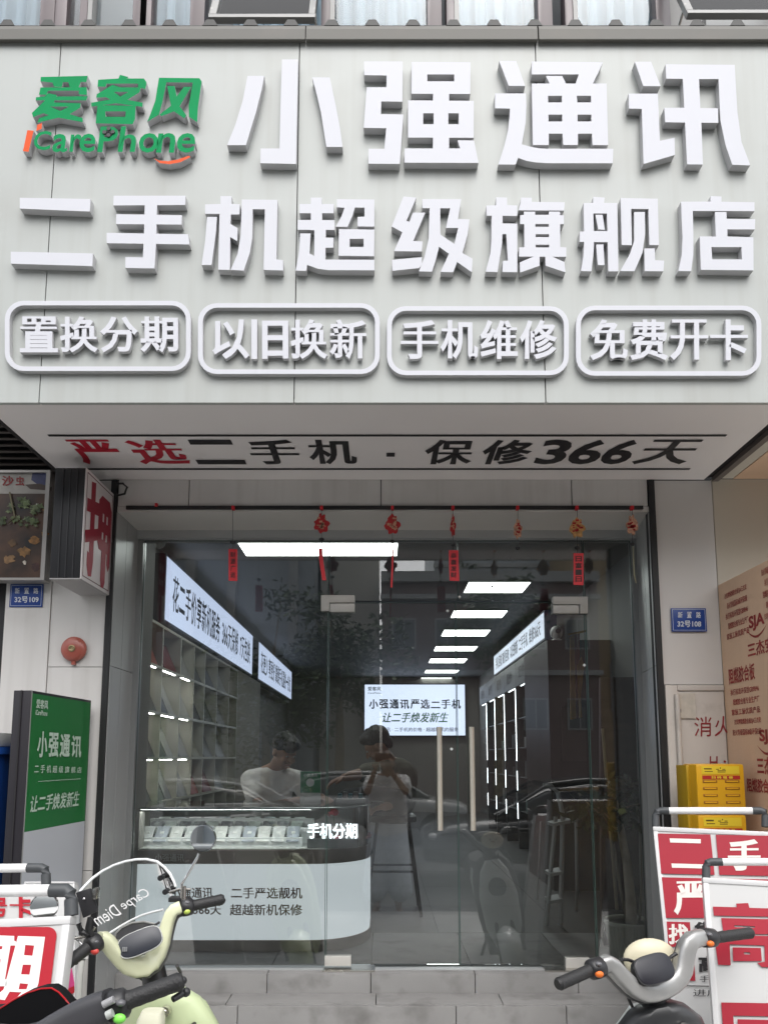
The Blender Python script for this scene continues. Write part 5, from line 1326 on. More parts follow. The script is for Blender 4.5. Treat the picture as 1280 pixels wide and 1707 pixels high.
# ================================================================== SCOOTERS
RUB = mat('rubber', (.018,.018,.019), .55, bump=.25, bscale=220); PLB = mat('black_plastic', (.022,.022,.024), .38, var=.15, vscale=20)
TYRE = mat('tyre', (.02,.02,.02), .8); RIMM = mat('rim', (.35,.35,.36), .35, metal=.8)
SCREEN = mat('screen', (.022,.025,.035), .38); CLEARW = glass('windshield', (.93,.95,.94), 1.33)
def scooter_body(root, M, c_body, c_inner, dark=False, seat=(.03,.03,.032)):
    """lower body in local metres: x right, y forward, steering head at (0,0,.88)"""
    bm = mat('paint_%s' % root.name.replace('.', '_'), c_body, .28, coat=.5, var=.03, vscale=6)
    im = mat('inner_%s' % root.name.replace('.', '_'), c_inner, .38, coat=.2, var=.04, vscale=6)
    def put(mb, nm, m, par=root, **k): return mb.xf(M).build(nm, m, par, **k)
    put(MB().loft([(0,.20,.22,.09,.05), (0,.17,.30,.135,.06), (0,.12,.45,.16,.065), (0,.07,.60,.165,.062), (0,.035,.72,.155,.06), (0,.015,.80,.128,.056), (0,.0,.845,.085,.05), (0,-.005,.862,.05,.035)], 28, 2.4), 'leg_shield', im, smooth=True, ang=50)
    put(MB().loft([(0,.26,.26,.07,.04), (0,.225,.40,.125,.05), (0,.17,.60,.135,.045), (0,.12,.76,.10,.04), (0,.085,.83,.05,.025)], 24, 2.2), 'front_cover', bm, smooth=True, ang=50)
    put(MB().tube([(0,.02,.85), (0,.02,.92)], [.038,.034], 16), 'steering_neck', PLB, smooth=True)
    put(MB().tube([(.05,-.045,.80), (.05,-.062,.80)], [.016,.015], 16).tube([(.05,-.062,.80), (.05,-.066,.80)], [.008,.007], 10), 'key_lock', STEEL, smooth=True)
    put(MB().tube([(-.0,-.03,.64), (0,-.06,.635), (0,-.075,.62), (0,-.07,.60)], .006, 8), 'bag_hook', PLB, smooth=True)
    sc_ = MB()
    for (a, z) in ((-.11, .74), (.11, .74), (-.13, .60), (.13, .60)): sc_.tube([(a,-.012+.05*(.74-z)*2,z), (a,-.028+.05*(.74-z)*2,z)], .006, 8)
    put(sc_, 'screw', PLB)
    put(MB().tube([(-.155,.035,.70), (-.10,-.022,.70), (0,-.03,.70), (.10,-.022,.70), (.155,.035,.70)], .0022, 6), 'panel_seam', PLB)
    put(MB().tube([(-.06,.03,.90), (-.05,.075,.86), (-.03,.07,.78)], .005, 8).tube([(.07,.03,.90), (.055,.08,.87), (.03,.07,.78)], .005, 8), 'cable', PLB, smooth=True)
    hl_ = put(MB().ell((0,.205,.66), (.062,.02,.066), 20, 12), 'headlight', mat('lamp_smoke', (.03,.035,.035), .15, coat=.5), smooth=True)
    # front wheel, fork and fender
    wc = (0,.42,.215)
    w_ = MB(); 
    ring = [(0, wc[1]+.165*cos(2*pi*i/28), wc[2]+.165*sin(2*pi*i/28)) for i in range(28)]
    wh = put(w_.tube(ring, .048, 10, closed=True, up=(1,0,0)), 'wheel', TYRE, smooth=True)
    put(MB().lathe([(.05,-.03), (.115,-.022), (.118,.022), (.05,.03)], wc, (1,0,0), 24), 'rim', RIMM, wh, smooth=True)
    put(MB().tube([(.05,.24,.44), (.062,.36,.32), (.066,.42,.215)], .015, 8).tube([(-.05,.24,.44), (-.062,.36,.32), (-.066,.42,.215)], .015, 8), 'fork', PLB, smooth=True)
    fe = MB(); n = 12; vs = []
    for i in range(n+1):
        a = R(-5+185*i/n); r_ = .228
        for j in range(7):
            b = (j-3)/3; rr = r_ - .05*b*b
            vs.append((.072*b, wc[1]+rr*cos(a), wc[2]+rr*sin(a)))
    fe.add(vs, [(i*7+j, i*7+j+1, (i+1)*7+j+1, (i+1)*7+j) for i in range(n) for j in range(6)])
    put(fe, 'fender', bm, smooth=True, ang=60)
    put(MB().box(-.13,.13,-.38,.16,.20,.26), 'floorboard', PLB, bev=.02)
    put(MB().loft([(0,-.72,.30,.12,.34), (0,-.72,.45,.15,.36), (0,-.72,.58,.155,.36), (0,-.74,.68,.13,.33)], 28, 2.8), 'rear_body', bm, smooth=True, ang=50)
    put(MB().loft([(0,-.74,.682,.13,.33), (0,-.73,.72,.145,.345), (0,-.73,.755,.135,.33), (0,-.73,.765,.10,.29)], 28, 2.8), 'seat', mat('seat_'+root.name, seat, .6), smooth=True, ang=50)
    wc2 = (0,-.86,.215); ring = [(0, wc2[1]+.165*cos(2*pi*i/28), wc2[2]+.165*sin(2*pi*i/28)) for i in range(28)]
    wh = put(MB().tube(ring, .05, 10, closed=True, up=(1,0,0)), 'wheel', TYRE, smooth=True)
    put(MB().lathe([(.05,-.035), (.115,-.025), (.118,.025), (.05,.035)], wc2, (1,0,0), 24), 'rim', RIMM, wh, smooth=True)
    put(MB().tube([(-.10,-.35,.22), (-.17,-.42,.06)], .012, 8), 'kickstand', PLB, smooth=True)
    return bm, im
def bars(root, pts, radii, mcov, sL, gL, sR, gR, butL, butR, cL, cR):
    W = [P(*p) for p in pts]
    # smooth the centre line once
    S_ = [W[0]]
    RR = [radii[0]]
    for i in range(len(W)-1):
        S_ += [W[i]*.75+W[i+1]*.25, W[i]*.25+W[i+1]*.75]; RR += [radii[i]*.75+radii[i+1]*.25, radii[i]*.25+radii[i+1]*.75]
    S_.append(W[-1]); RR.append(radii[-1])
    MB().tube(S_, RR, 24, flat=1.05, up=(0,-1,.15), pw=3.6).build('handlebar_cover', mcov, root, smooth=True, ang=50)
    MB().tube([p_+V((0,.026,-.014)) for p_ in S_], [r_*.92 for r_ in RR], 20, up=(0,-1,.15), pw=3).build('handlebar_trim', mat('trim_'+root.name, (.07,.07,.072), .45), root, smooth=True, ang=50)
    for (s, g, b, col, side) in ((sL, gL, butL, cL, -1), (sR, gR, butR, cR, 1)):
        s0, s1 = P(*s[0]), P(*s[1]); g0, g1 = P(*g[0]), P(*g[1])
        d = (s1-s0).normalized()
        sh_ = MB().tube([s0, s0+(s1-s0)*.12, s0+(s1-s0)*.5, s0+(s1-s0)*.88, s1], [.022,.028,.029,.027,.021], 16).build('switch_housing', PLB, root, smooth=True, ang=60)
        bp_ = P(*b); 
        MB().ell(bp_, (.012,.008,.009), 12, 7).build('button', col, sh_, smooth=True)
        MB().ell(bp_+V((.0,.004,.026)), (.009,.008,.006), 12, 7).build('button', mat('button_grey', (.12,.12,.13), .3), sh_, smooth=True)
        k = 9; L_ = (g1-g0)
        gp = [g0+L_*i/k for i in range(k+1)]; gr = [.0185]+[.0165+.0006*(i % 2) for i in range(k-1)]+[.0175]
        MB().tube(gp, gr, 16).tube([g1, g1+L_.normalized()*.007], [.0165,.013], 16).build('grip', RUB, root, smooth=True, ang=40)
        q0 = s0+(s1-s0)*.5+V((0,.035,-.012)); q1 = g0+L_*.92+V((0,.055,-.012))
        MB().tube([q0, q0+(q1-q0)*.3+V((0,.02,0)), q1], [.007,.0055,.006], 8).ell(q1, (.008,.008,.008), 10, 7).build('brake_lever', PLB, root, smooth=True)
def slab(root, c, u, w_, hu, hw, t, m, rimm, nm='dash', pw=3.2):
    """rounded slab: centre, unit axes u (width) and w (height), half sizes, thickness"""
    u = V(u).normalized(); w_ = (V(w_)-u*V(w_).dot(u)).normalized(); n = u.cross(w_)
    if n.y > 0: n = -n
    def ring(a, b, off):
        o = []
        for j in range(36):
            an = 2*pi*j/36; ca, sa = cos(an), sin(an)
            o.append(V(c)+u*a*math.copysign(abs(ca)**(2/pw), ca)+w_*b*math.copysign(abs(sa)**(2/pw), sa)+n*off)
        return o
    def lay(secs, name, mm, par):
        mb = MB(); k = 36
        for s in secs: mb.v += ring(*s)
        for i in range(len(secs)-1):
            for j in range(k): mb.f.append((i*k+j, i*k+(j+1)%k, (i+1)*k+(j+1)%k, (i+1)*k+j))
        mb.f.append(tuple(range(k))); mb.f.append(tuple(range((len(secs)-1)*k, len(secs)*k)))
        return mb.build(name, mm, par, smooth=True, ang=35)
    d = lay([(hu*.75,hw*.75,-t), (hu*.97,hw*.97,-t*.4), (hu,hw,0), (hu*.99,hw*.98,.003)], nm, rimm, root)
    lay([(hu*.95,hw*.92,.0031), (hu*.95,hw*.92,.0045), (hu*.91,hw*.87,.0055)], 'screen', m, d)
    return d
# ---- left scooter, pale green
H = P(247, 1614, 2.29)
s1 = thing('scooter', (H.x+.22, 2.29, 0), 'pale cream green scooter with clear windshield and round mirrors at lower left', 'scooter', 'scooters parked before the shop')
lean = R(13)
M1 = Matrix.Translation((H.x+math.tan(lean)*.90, 2.31, 0)) @ Matrix.Rotation(R(-6), 4, 'Z') @ Matrix.Rotation(-lean, 4, 'Y') @ Matrix.Scale(H.z/.905, 4)
bm1, im1 = scooter_body(s1, M1, (.52,.60,.34), (.53,.61,.37))
CRM = mat('cover_cream', (.68,.70,.48), .3, coat=.4, var=.03, vscale=6)
ly = lambda x, y, Y: (x, y, Y)
bars(s1, [(165,1566,2.15),(176,1567,2.165),(194,1592,2.19),(219,1611,2.23),(248,1611,2.27),(268,1583,2.295),(279,1540,2.305),(287,1519,2.31),(301,1513,2.32)],
     [.019,.022,.021,.031,.032,.024,.018,.019,.020], CRM, ((166,1568,2.15),(146,1580,2.12)), ((146,1580,2.12),(110,1609,2.07)), ((301,1514,2.32),(322,1510,2.335)), ((322,1510,2.335),(370,1500,2.37)),
     (158,1587,2.115), (311,1520,2.305), mat('button_red', (.55,.06,.05), .4), mat('button_lime', (.50,.62,.12), .4))
c = P(234, 1571, 2.20); slab(s1, c, P(268,1557,2.22)-P(200,1585,2.18), V((.1,.45,1)), .064, .036, .03, SCREEN, mat('dash_rim', (.34,.35,.34), .35, metal=.3))
# small logo mark on the screen
for dx in (-.041,-.036,-.031):
    p = c+V((dx,-.026,-.014)); MB().box(p.x-.0016, p.x+.0016, p.y-.003, p.y+.001, p.z-.006, p.z+.006).build('logo', mat('logo_grey', (.30,.31,.32), .4), s1)
# inner fly screen behind the dash
sm = [P(x, y, 2.30) for x, y in ((191,1567),(193,1557),(203,1547),(220,1539),(240,1537),(258,1541),(267,1551),(268,1562))]
MB().prism(sm, (0, .004, 0)).build('fly_screen', mat('smoke_plastic', (.07,.07,.075), .2, coat=.4), s1)
MB().tube(sm, .003, 6).build('screen_trim', WFR, s1, smooth=True)
MB().tube([P(250,1553,2.25), P(258,1543,2.28), P(266,1538,2.29)], .004, 6).build('cable', PLB, s1, smooth=True)
# windshield
def wp_(x, y): return P(x, y, 2.44 - .00001*(x-215)**2)
top = [(133,1487),(141,1478),(155,1464),(172,1452),(190,1443),(208,1437),(226,1433.5),(244,1433),(262,1437)]
rgt = [(262,1437),(275,1447),(284,1458),(290,1470),(293,1479)]
bot = [(272,1517),(255,1521),(238,1526),(220,1534),(202,1544),(183,1556)]
mesh_ = MB(); T_ = top+rgt[1:]; Bm = []
for i in range(len(T_)):
    t = i/(len(T_)-1); k = t*(len(bot)-1); j = min(int(k), len(bot)-2); f_ = k-j; bb = bot[::-1]
    Bm.append((bb[j][0]*(1-f_)+bb[j+1][0]*f_, bb[j][1]*(1-f_)+bb[j+1][1]*f_))
vs = []
for (a, b) in zip(T_, Bm):
    for q_ in range(5): vs.append(wp_(a[0]+(b[0]-a[0])*q_/4, a[1]+(b[1]-a[1])*q_/4) + V((0, .02*sin(pi*q_/4), 0)))
mesh_.add(vs, [(i*5+j, (i+1)*5+j, (i+1)*5+j+1, i*5+j+1) for i in range(len(T_)-1) for j in range(4)])
ws = mesh_.build('windshield', CLEARW, s1, smooth=True, ang=80)
TRIM = mat('clear_trim', (.72,.74,.74), .2, coat=.5)
MB().tube([wp_(*p) for p in T_], .0045, 8).build('windshield_trim', TRIM, s1, smooth=True)
MB().tube([wp_(*p) for p in bot], .004, 8).build('windshield_trim', TRIM, s1, smooth=True)
def wtxt(t, o, u, h):
    O = wp_(*o)+V((0,-.006,0)); U = wp_(*u)+V((0,-.006,0))-O; W_ = wp_(o[0]+h[0], o[1]+h[1])+V((0,-.006,0))-O
    letters(t, O, U, W_, mat('script_white', (.8,.8,.8), .4), ws, bold=.0, shear=.35)
wtxt('Carpe', (253,1497), (208,1522), (-9,-19)); wtxt('Diem', (204,1524), (163,1545), (-9,-19))
k_ = MB()
for (x, y) in ((270,1463),(278,1486)): k_.tube([wp_(x,y)+V((0,-.02,0)), wp_(x,y)+V((0,.01,0))], .009, 12)
k_.tube([wp_(265,1440), wp_(279,1488), P(292,1490,2.36)], .003, 6)
k_.build('windshield_clamp', PLB, s1, smooth=True)
MB().tube([P(283,1488,2.34), P(300,1483,2.33), P(318,1484,2.33)], .005, 8).tube([P(305,1500,2.32), P(306,1478,2.32)], [.011,.008], 10).build('mirror_clamp', STEEL, s1, smooth=True)
MB().box(P(283,1502,2.33).x, P(308,1502,2.33).x, 2.31, 2.345, P(290,1503,2.33).z, P(290,1495,2.33).z).build('mirror_clamp', PLB, s1, bev=.004)
def mirror(c, n, r_, stem, lean_=0):
    n = V(n).normalized()
    m = MB().lathe([(.001,.022), (r_*.6,.018), (r_,.004), (r_,-.003), (r_*.93,-.0035)], c, -n, 32).build('mirror', CHROME, s1, smooth=True, ang=40)
    MB().lathe([(r_*.92,.0036), (r_*.92,.0044)], c, n, 32).build('mirror_glass', mat('mirror_glass', (.75,.77,.77), .02, metal=1.0), m)
    MB().tube(stem, .0045, 10).build('mirror_stem', CHROME, s1, smooth=True)
mirror(P(339,1398,2.30), (-.12,-1,.06), .0415, [P(332,1423,2.31), P(329,1430,2.31), P(312,1460,2.315), P(303,1474,2.32), P(303,1490,2.32)])
mirror(P(74,1512,2.10), (.2,-1,.02), .038, [P(85,1522,2.12), P(112,1552,2.13), P(140,1578,2.13)])
# phone holder with phone
hp_ = [P(x, y, 2.10) for x, y in ((125.5,1489),(149,1482),(162,1520),(138,1532))]
ph = MB().prism(hp_, (0,.016,0)).build('phone_holder', mat('holder_black', (.03,.03,.033), .45), s1, bev=.004)
MB().tube([P(150,1530,2.115), P(147,1548,2.115), P(156,1566,2.13)], [.007,.009,.008], 8).tube([P(131,1540,2.12), P(136,1555,2.12), P(150,1560,2.12)], [.008,.01,.006], 8).build('holder_arm', PLB, s1, smooth=True)
MB().tube([P(120,1566,2.10), P(152,1560,2.13), P(158,1546,2.13)], .004, 8).build('holder_arm', STEEL, s1, smooth=True)
q_ = P(159, 1490, 2.09); MB().box(q_.x-.008, q_.x+.005, 2.085, 2.115, q_.z-.016, q_.z+.014).build('holder_clip', STEEL, s1, bev=.003)
MB().ell(P(140,1499,2.097), (.004,.003,.004), 10, 6).build('camera_lens', CHROME, ph, smooth=True)
p = P(252, 1700, 2.16); MB().loft([(p.x,p.y,p.z-.10,.034,.03), (p.x,p.y,p.z+.0,.038,.033), (p.x+.004,p.y,p.z+.025,.03,.024)], 20, 3).build('pocket_lid', mat('lid_cream', (.66,.66,.52), .35), s1, smooth=True, ang=50)

# ---- right scooter, dark grey
H = P(1082, 1658, 2.18)
s2 = thing('scooter', (H.x+.15, 2.2, 0), 'dark grey scooter with silver handlebar cover and cream headlight at lower right', 'scooter', 'scooters parked before the shop')
lean = R(9)
M2 = Matrix.Translation((H.x+math.tan(lean)*.87+.03, 2.22, 0)) @ Matrix.Rotation(R(4), 4, 'Z') @ Matrix.Rotation(-lean, 4, 'Y') @ Matrix.Scale(H.z/.885, 4)
scooter_body(s2, M2, (.62,.65,.63), (.030,.031,.033))
SIL = mat('cover_silver', (.36,.36,.355), .34, metal=.5, var=.06, vscale=8)
bars(s2, [(1003,1611,2.075),(1014,1605,2.08),(1034,1627,2.10),(1055,1648,2.13),(1078,1657,2.155),(1112,1648,2.185),(1136,1626,2.205),(1142,1590,2.215),(1149,1569,2.22),(1168,1563,2.24)],
     [.021,.024,.025,.026,.027,.026,.027,.025,.025,.024], SIL, ((1004,1611,2.075),(982,1619,2.055)), ((982,1619,2.055),(932,1641,2.0)), ((1168,1564,2.24),(1192,1564,2.255)), ((1192,1564,2.255),(1250,1556,2.30)),
     (999,1625,2.035), (1184,1574,2.215), mat('button_orange', (.72,.16,.02), .4), MATS['button_orange'])
slab(s2, P(1090,1616,2.12), P(1120,1606,2.14)-P(1060,1624,2.10), V((.05,.5,1)), .064, .040, .045, mat('pod_black', (.012,.012,.018), .3), PLB)
for (a, b, c_) in (((1128,1590,2.2),(1118,1596,2.2),(1108,1606,2.17)), ((1036,1600,2.1),(1048,1601,2.14),(1060,1606,2.15))):
    MB().tube([P(*a), P(*b), P(*c_)], .005, 8).build('cable', PLB, s2, smooth=True)
hc = P(1084, 1600, 2.27)
CREAM = mat('headlight_cream', (.62,.57,.42), .4, var=.08, vscale=12)
hl = MB().ell(hc, (.083, .034, .062), 24, 14).build('headlight_cowl', CREAM, s2, smooth=True)
for dx in (-.022, .022): MB().ell(hc+V((dx, .032, .008)), (.006,.005,.006), 10, 7).build('eye', INK, hl, smooth=True)
MB().ell(hc+V((0, .034, -.008)), (.016,.012,.007), 12, 8).build('beak', mat('beak', (.30,.16,.03), .5), hl, smooth=True)
# ---- nearest scooter, black, only its right grip and cowl in view
H = P(60, 1720, 1.42)
s3 = thing('scooter', (-.72, 1.45, 0), 'black scooter nearest the camera with grip and dark cowl at the bottom left corner', 'scooter', 'scooters parked before the shop')
M3 = Matrix.Translation((-.66, 1.50, 0)) @ Matrix.Rotation(R(-4), 4, 'Z') @ Matrix.Rotation(R(-3), 4, 'Y') @ Matrix.Scale(1.12, 4)
scooter_body(s3, M3, (.025,.025,.027), (.022,.022,.024))
COV3 = mat('cover_black', (.045,.045,.05), .4, var=.1, vscale=10)
bars(s3, [(-190,1700,1.36),(-120,1712,1.38),(-20,1745,1.40),(60,1745,1.405),(110,1712,1.41),(150,1690,1.41),(185,1676,1.41)],
     [.026,.028,.034,.036,.034,.033,.03], COV3, ((-195,1700,1.36),(-225,1700,1.35)), ((-225,1700,1.35),(-320,1690,1.30)), ((178,1682,1.405),(214,1670,1.41)), ((212,1669,1.41),(299,1637,1.43)),
     (-200,1712,1.33), (199,1699,1.372), mat('button_off', (.1,.1,.1), .4), mat('button_green', (.22,.75,.10), .4))
p = P(182, 1670, 1.372); MB().tube([P(172,1676,1.372), P(190,1667,1.374)], .007, 10).build('button', mat('button_silver', (.30,.30,.31), .3), s3, smooth=True)
MB().tube([P(178,1694,1.365), P(188,1689,1.366)], .008, 10).build('button', mat('button_pale', (.42,.44,.42), .3), s3, smooth=True)
MB().tube([P(288,1667,1.43), P(308,1655,1.45)], [.006,.007], 10).ell(P(310,1655,1.45), (.009,.009,.009), 12, 8).build('brake_lever', PLB, s3, smooth=True)
# dark rounded cowl with a thin red edge
def cw(x, y): return P(x, y, 1.47)
edge = [(-70,1700),(-30,1685),(0,1682),(22,1668),(45,1656),(68,1649),(86,1648),(98,1655),(110,1668),(122,1682),(130,1720)]
vs = []; n = len(edge)
for k, (off, dy) in enumerate(((0, 0), (.0, .03), (-.01, .09), (-.03, .15))):
    for (x, y) in edge: vs.append(cw(x, y)+V((0, dy, off - .06*k*(0 if k < 2 else .4))))
mb = MB().add(vs, [(k*n+i, k*n+i+1, (k+1)*n+i+1, (k+1)*n+i) for k in range(3) for i in range(n-1)])
fr_ = [cw(x, y) for x, y in edge]; mb.add(fr_ + [cw(130, 1790), cw(-70, 1790)], [tuple(range(n+2))])
mb.build('cowl', mat('cowl_black', (.004,.004,.005), .6, spec=.2), s3, smooth=True, ang=30)
MB().tube(fr_, .0016, 5).build('cowl_edge', mat('edge_red', (.40,.01,.015), .4), s3, smooth=True)

# ================================================================== PEOPLE
SKIN = mat('skin', (.36,.205,.14), .5, var=.06, vscale=8); HAIR = mat('hair_black', (.012,.010,.009), .55, bump=.6, bscale=90)
def remesh(mb, name, m, parent, vox=.008, it=4, fac=.5):
    me = bpy.data.meshes.new(name); me.from_pydata([tuple(x) for x in mb.v], [], mb.f)
    bm = bmesh.new(); bm.from_mesh(me); bmesh.ops.recalc_face_normals(bm, faces=bm.faces); bm.to_mesh(me); bm.free()
    o = bpy.data.objects.new(name, me); COL.objects.link(o)
    r_ = o.modifiers.new('remesh', 'REMESH'); r_.mode = 'VOXEL'; r_.voxel_size = vox
    s_ = o.modifiers.new('smooth', 'SMOOTH'); s_.iterations = it; s_.factor = fac
    dg = bpy.context.evaluated_depsgraph_get(); m2 = bpy.data.meshes.new_from_object(o.evaluated_get(dg))
    bpy.data.objects.remove(o); bpy.data.meshes.remove(me)
    m2.name = name; m2.materials.clear(); m2.polygons.foreach_set('use_smooth', [True]*len(m2.polygons))
    return link(name, m2, m, parent)
def limb(mb, pts, rr, n=14, flat=1.0):
    pts = [V(p) for p in pts]
    for i in range(len(pts)-1):
        a, b = pts[i], pts[i+1]; k = 5
        mb.tube([a+(b-a)*t/k for t in range(k+1)], [rr[i]+(rr[i+1]-rr[i])*t/k for t in range(k+1)], n, flat=flat)
    for p, r_ in zip(pts, rr): mb.ell(p, (r_, r_, r_*flat if flat < 1 else r_), 14, 9)
def hand(mb, wrist, d, up, side=1, curl=.5):
    """palm and five separate bent fingers; d: direction to the fingertips, up: back of the hand"""
    d = V(d).normalized(); up = (V(up)-d*V(up).dot(d)).normalized(); s = d.cross(up)*side; w_ = V(wrist)
    rot = Matrix((s, d, up)).transposed()
    mb.ell(w_+d*.045, (.040, .052, .016), 16, 10, rot)
    for i, (o, ln) in enumerate(((-.030, .068), (-.010, .078), (.010, .073), (.030, .057))):
        b = w_+d*.082+s*o; q = b; dr = d; limbp = [w_+d*.055+s*o*.9, b]; rr = [.010, .0095]
        for j, f in enumerate((.45, .32, .23)):
            an = curl*(.5+.35*j); dr = (dr*cos(an) - up*sin(an)).normalized(); q = q+dr*ln*f; limbp.append(q); rr.append(.009-.0008*j)
        limb(mb, limbp, rr, 8)
    b = w_+d*.02-s*.030; t1 = b+(d*.6-s*.75-up*.1).normalized()*.036; t2 = t1+(d*.9-s*.2-up*.25).normalized()*.030
    limb(mb, [b, t1, t2], [.0125, .011, .009], 8)
def head(mb, c, f, up):
    """skull, jaw, nose, ears; returns frame"""
    f = V(f).normalized(); up = (V(up)-f*V(up).dot(f)).normalized(); s = f.cross(up); c = V(c)
    rot = Matrix((s, f, up)).transposed()
    mb.ell(c+up*.025-f*.008, (.076, .096, .092), 20, 14, rot); mb.ell(c-up*.045+f*.018, (.058, .068, .066), 18, 12, rot)
    mb.ell(c-up*.090+f*.052, (.026, .026, .020), 12, 8, rot)
    limb(mb, [c+up*.012+f*.088, c-up*.028+f*.108], [.009, .014], 8)
    for k in (-1, 1): mb.ell(c+s*k*.077-up*.012-f*.008, (.010, .020, .030), 10, 8, rot); mb.ell(c+s*k*.034-up*.03+f*.07, (.024,.02,.022), 10, 8, rot)
    mb.ell(c+up*.022+f*.083, (.05,.012,.008), 12, 7, rot)
    return c, f, up, s, rot
def features(fr, root, hair_secs):
    c, f, up, s, rot = fr
    for k in (-1, 1):
        e = MB().ell(c+s*k*.031+up*.004+f*.084, (.012,.006,.006), 12, 8, rot).build('eye', mat('eye_white', (.6,.58,.55), .3), root, smooth=True)
        MB().ell(c+s*k*.031+up*.004+f*.0885, (.005,.003,.005), 10, 7, rot).build('iris', INK, e, smooth=True)
    MB().ell(c-up*.058+f*.086, (.022,.008,.006), 14, 8, rot).build('mouth', mat('lips', (.30,.11,.09), .5), root, smooth=True)
    mb = MB(); rnd = random.Random(int(abs(c.x*1000))+5)
    for (o_, r_) in hair_secs: mb.ell(c+s*o_[0]+f*o_[1]+up*o_[2], r_, 16, 10, rot)
    for i in range(46):
        th = rnd.uniform(0, 2*pi); el = rnd.uniform(.25, 1.4)
        d = s*cos(th)*cos(el)*.082+f*(sin(th)*cos(el)*.098-.012)+up*(sin(el)*.1+.028)
        if (d.dot(f) > .06 and d.dot(up) < .07): continue
        mb.ell(c+d, (rnd.uniform(.014,.024),)*3, 8, 6)
    remesh(mb, 'hair', HAIR, root, .009, 2)
def shirt(root, mb, m, col_nm='shirt', vox=.010): return remesh(mb, col_nm, m, root, vox, 5)
TEE = mat('tee_white', (.80,.78,.76), .8, var=.06, vscale=12, bump=.3, bscale=14); OLIVE = mat('tee_olive', (.13,.13,.10), .8, var=.08, vscale=12, bump=.3, bscale=14)
DENIM = mat('denim_grey', (.62,.66,.72), .8, var=.15, vscale=18, bump=.4, bscale=18); PANTS = mat('pants_black', (.02,.02,.022), .8)
# ---- clerk behind the counter
YK = 5.12
pk = thing('person', (P(450,1300,YK).x, YK, ZF), 'person with dark hair in a white t-shirt bending over the counter inside the shop', 'person', 'people at the counter')
hc_ = P(474, 1254, 5.0); nk = P(458, 1284, 5.08); sL, sR = P(417, 1301, 5.16)+V((0,.03,0)), P(502, 1304, 5.12); ch_ = P(452, 1318, 5.14); hip = P(436, 1400, 5.22)
eL, wL = P(432, 1350, 4.93), P(503, 1334, 4.83); eR, wR = P(522, 1344, 5.02), P(536, 1330, 4.84)
mb = MB(); fr = head(mb, hc_, (.62,-.66,-.45), (.25,-.2,.9)); limb(mb, [hc_+V((-.02,.01,-.04)), nk, ch_], [.052,.056,.08])
limb(mb, [ch_, (ch_+hip)/2, hip], [.13,.125,.14], flat=1.0); limb(mb, [nk, sL], [.06,.058]); limb(mb, [nk, sR], [.06,.058])
limb(mb, [sL, eL, wL], [.052,.042,.028]); limb(mb, [sR, eR, wR], [.052,.042,.028])
hand(mb, wL, (1,-.25,-.05), (0,-.2,1), 1, .35); hand(mb, wR, (.5,-.8,-.1), (0,0,1), -1, .4)
hz = hip.z
for k in (-1, 1):
    h0 = hip+V((.09*k,0,-.03)); limb(mb, [h0, V((h0.x+.01*k, h0.y+.02, ZF+.30)), V((h0.x+.01*k, h0.y+.05, ZF+.06))], [.09,.062,.04]); mb.ell((h0.x, h0.y-.03, ZF+.035), (.042,.11,.034), 12, 8)
remesh(mb, 'body', SKIN, pk, .008)
mb = MB(); limb(mb, [nk+V((0,0,-.045)), ch_, (ch_+hip)/2, hip+V((0,0,-.04))], [.08,.155,.15,.165]); limb(mb, [nk+V((-.02,0,-.04)), sL, sL+(eL-sL)*.62], [.075,.077,.072]); limb(mb, [nk+V((.02,0,-.04)), sR, sR+(eR-sR)*.62], [.075,.077,.072]); shirt(pk, mb, TEE)
mb = MB()
for k in (-1, 1):
    h0 = hip+V((.09*k,0,-.03)); limb(mb, [h0+V((0,0,.02)), V((h0.x+.01*k, h0.y+.02, ZF+.30)), V((h0.x+.01*k, h0.y+.05, ZF+.09))], [.115,.085,.07])
remesh(mb, 'trousers', PANTS, pk, .012)
features(fr, pk, [((0,-.02,.05),(.088,.100,.085)), ((0,.05,.085),(.07,.06,.045)), ((.03,.085,.06),(.05,.03,.03))])
# ---- customer seated at the end of the counter, reaching in
pc = thing('person', (P(655,1400,5.2).x, 5.2, ZF+.69), 'person in an olive shirt on a stool reaching an arm over the counter', 'person', 'people at the counter')
hc_ = P(630, 1243, 5.08); nk = P(648, 1272, 5.14); ch_ = P(660, 1300, 5.18); hip = V((P(657,1360,5.2).x, 5.2, ZF+.80))
sF, sB = P(640, 1288, 5.0), P(678, 1290, 5.32); eF, wF = P(604, 1290, 4.92), P(575, 1296, 4.87); eB, wB = P(672, 1338, 5.12), P(640, 1345, 4.98)
mb = MB(); fr = head(mb, hc_, (-.82,.15,-.55), (-.45,0,.9)); limb(mb, [hc_+V((.02,0,-.04)), nk, ch_], [.055,.06,.08])
limb(mb, [ch_, (ch_+hip)/2, hip], [.13,.13,.15]); limb(mb, [nk, sF], [.06,.06]); limb(mb, [nk, sB], [.06,.06]); limb(mb, [sF, eF, wF], [.054,.044,.029]); limb(mb, [sB, eB, wB], [.054,.044,.03])
hand(mb, wF, (-1,-.1,-.35), (0,-.1,1), 1, .5); hand(mb, wB, (-.8,-.5,-.2), (0,0,1), -1, .5)
legs = []
for k in (-1, 1):
    h0 = hip+V((0,.09*k,-.02)); kn = V((h0.x-.33, h0.y-.05+.02*k, ZF+.77)); an = V((kn.x+.12, kn.y, ZF+.37)); legs.append((h0, kn, an))
    limb(mb, [h0, kn, an], [.09,.062,.042]); mb.ell(an+V((-.06,0,-.045)), (.115,.042,.034), 12, 8)
remesh(mb, 'body', SKIN, pc, .008)
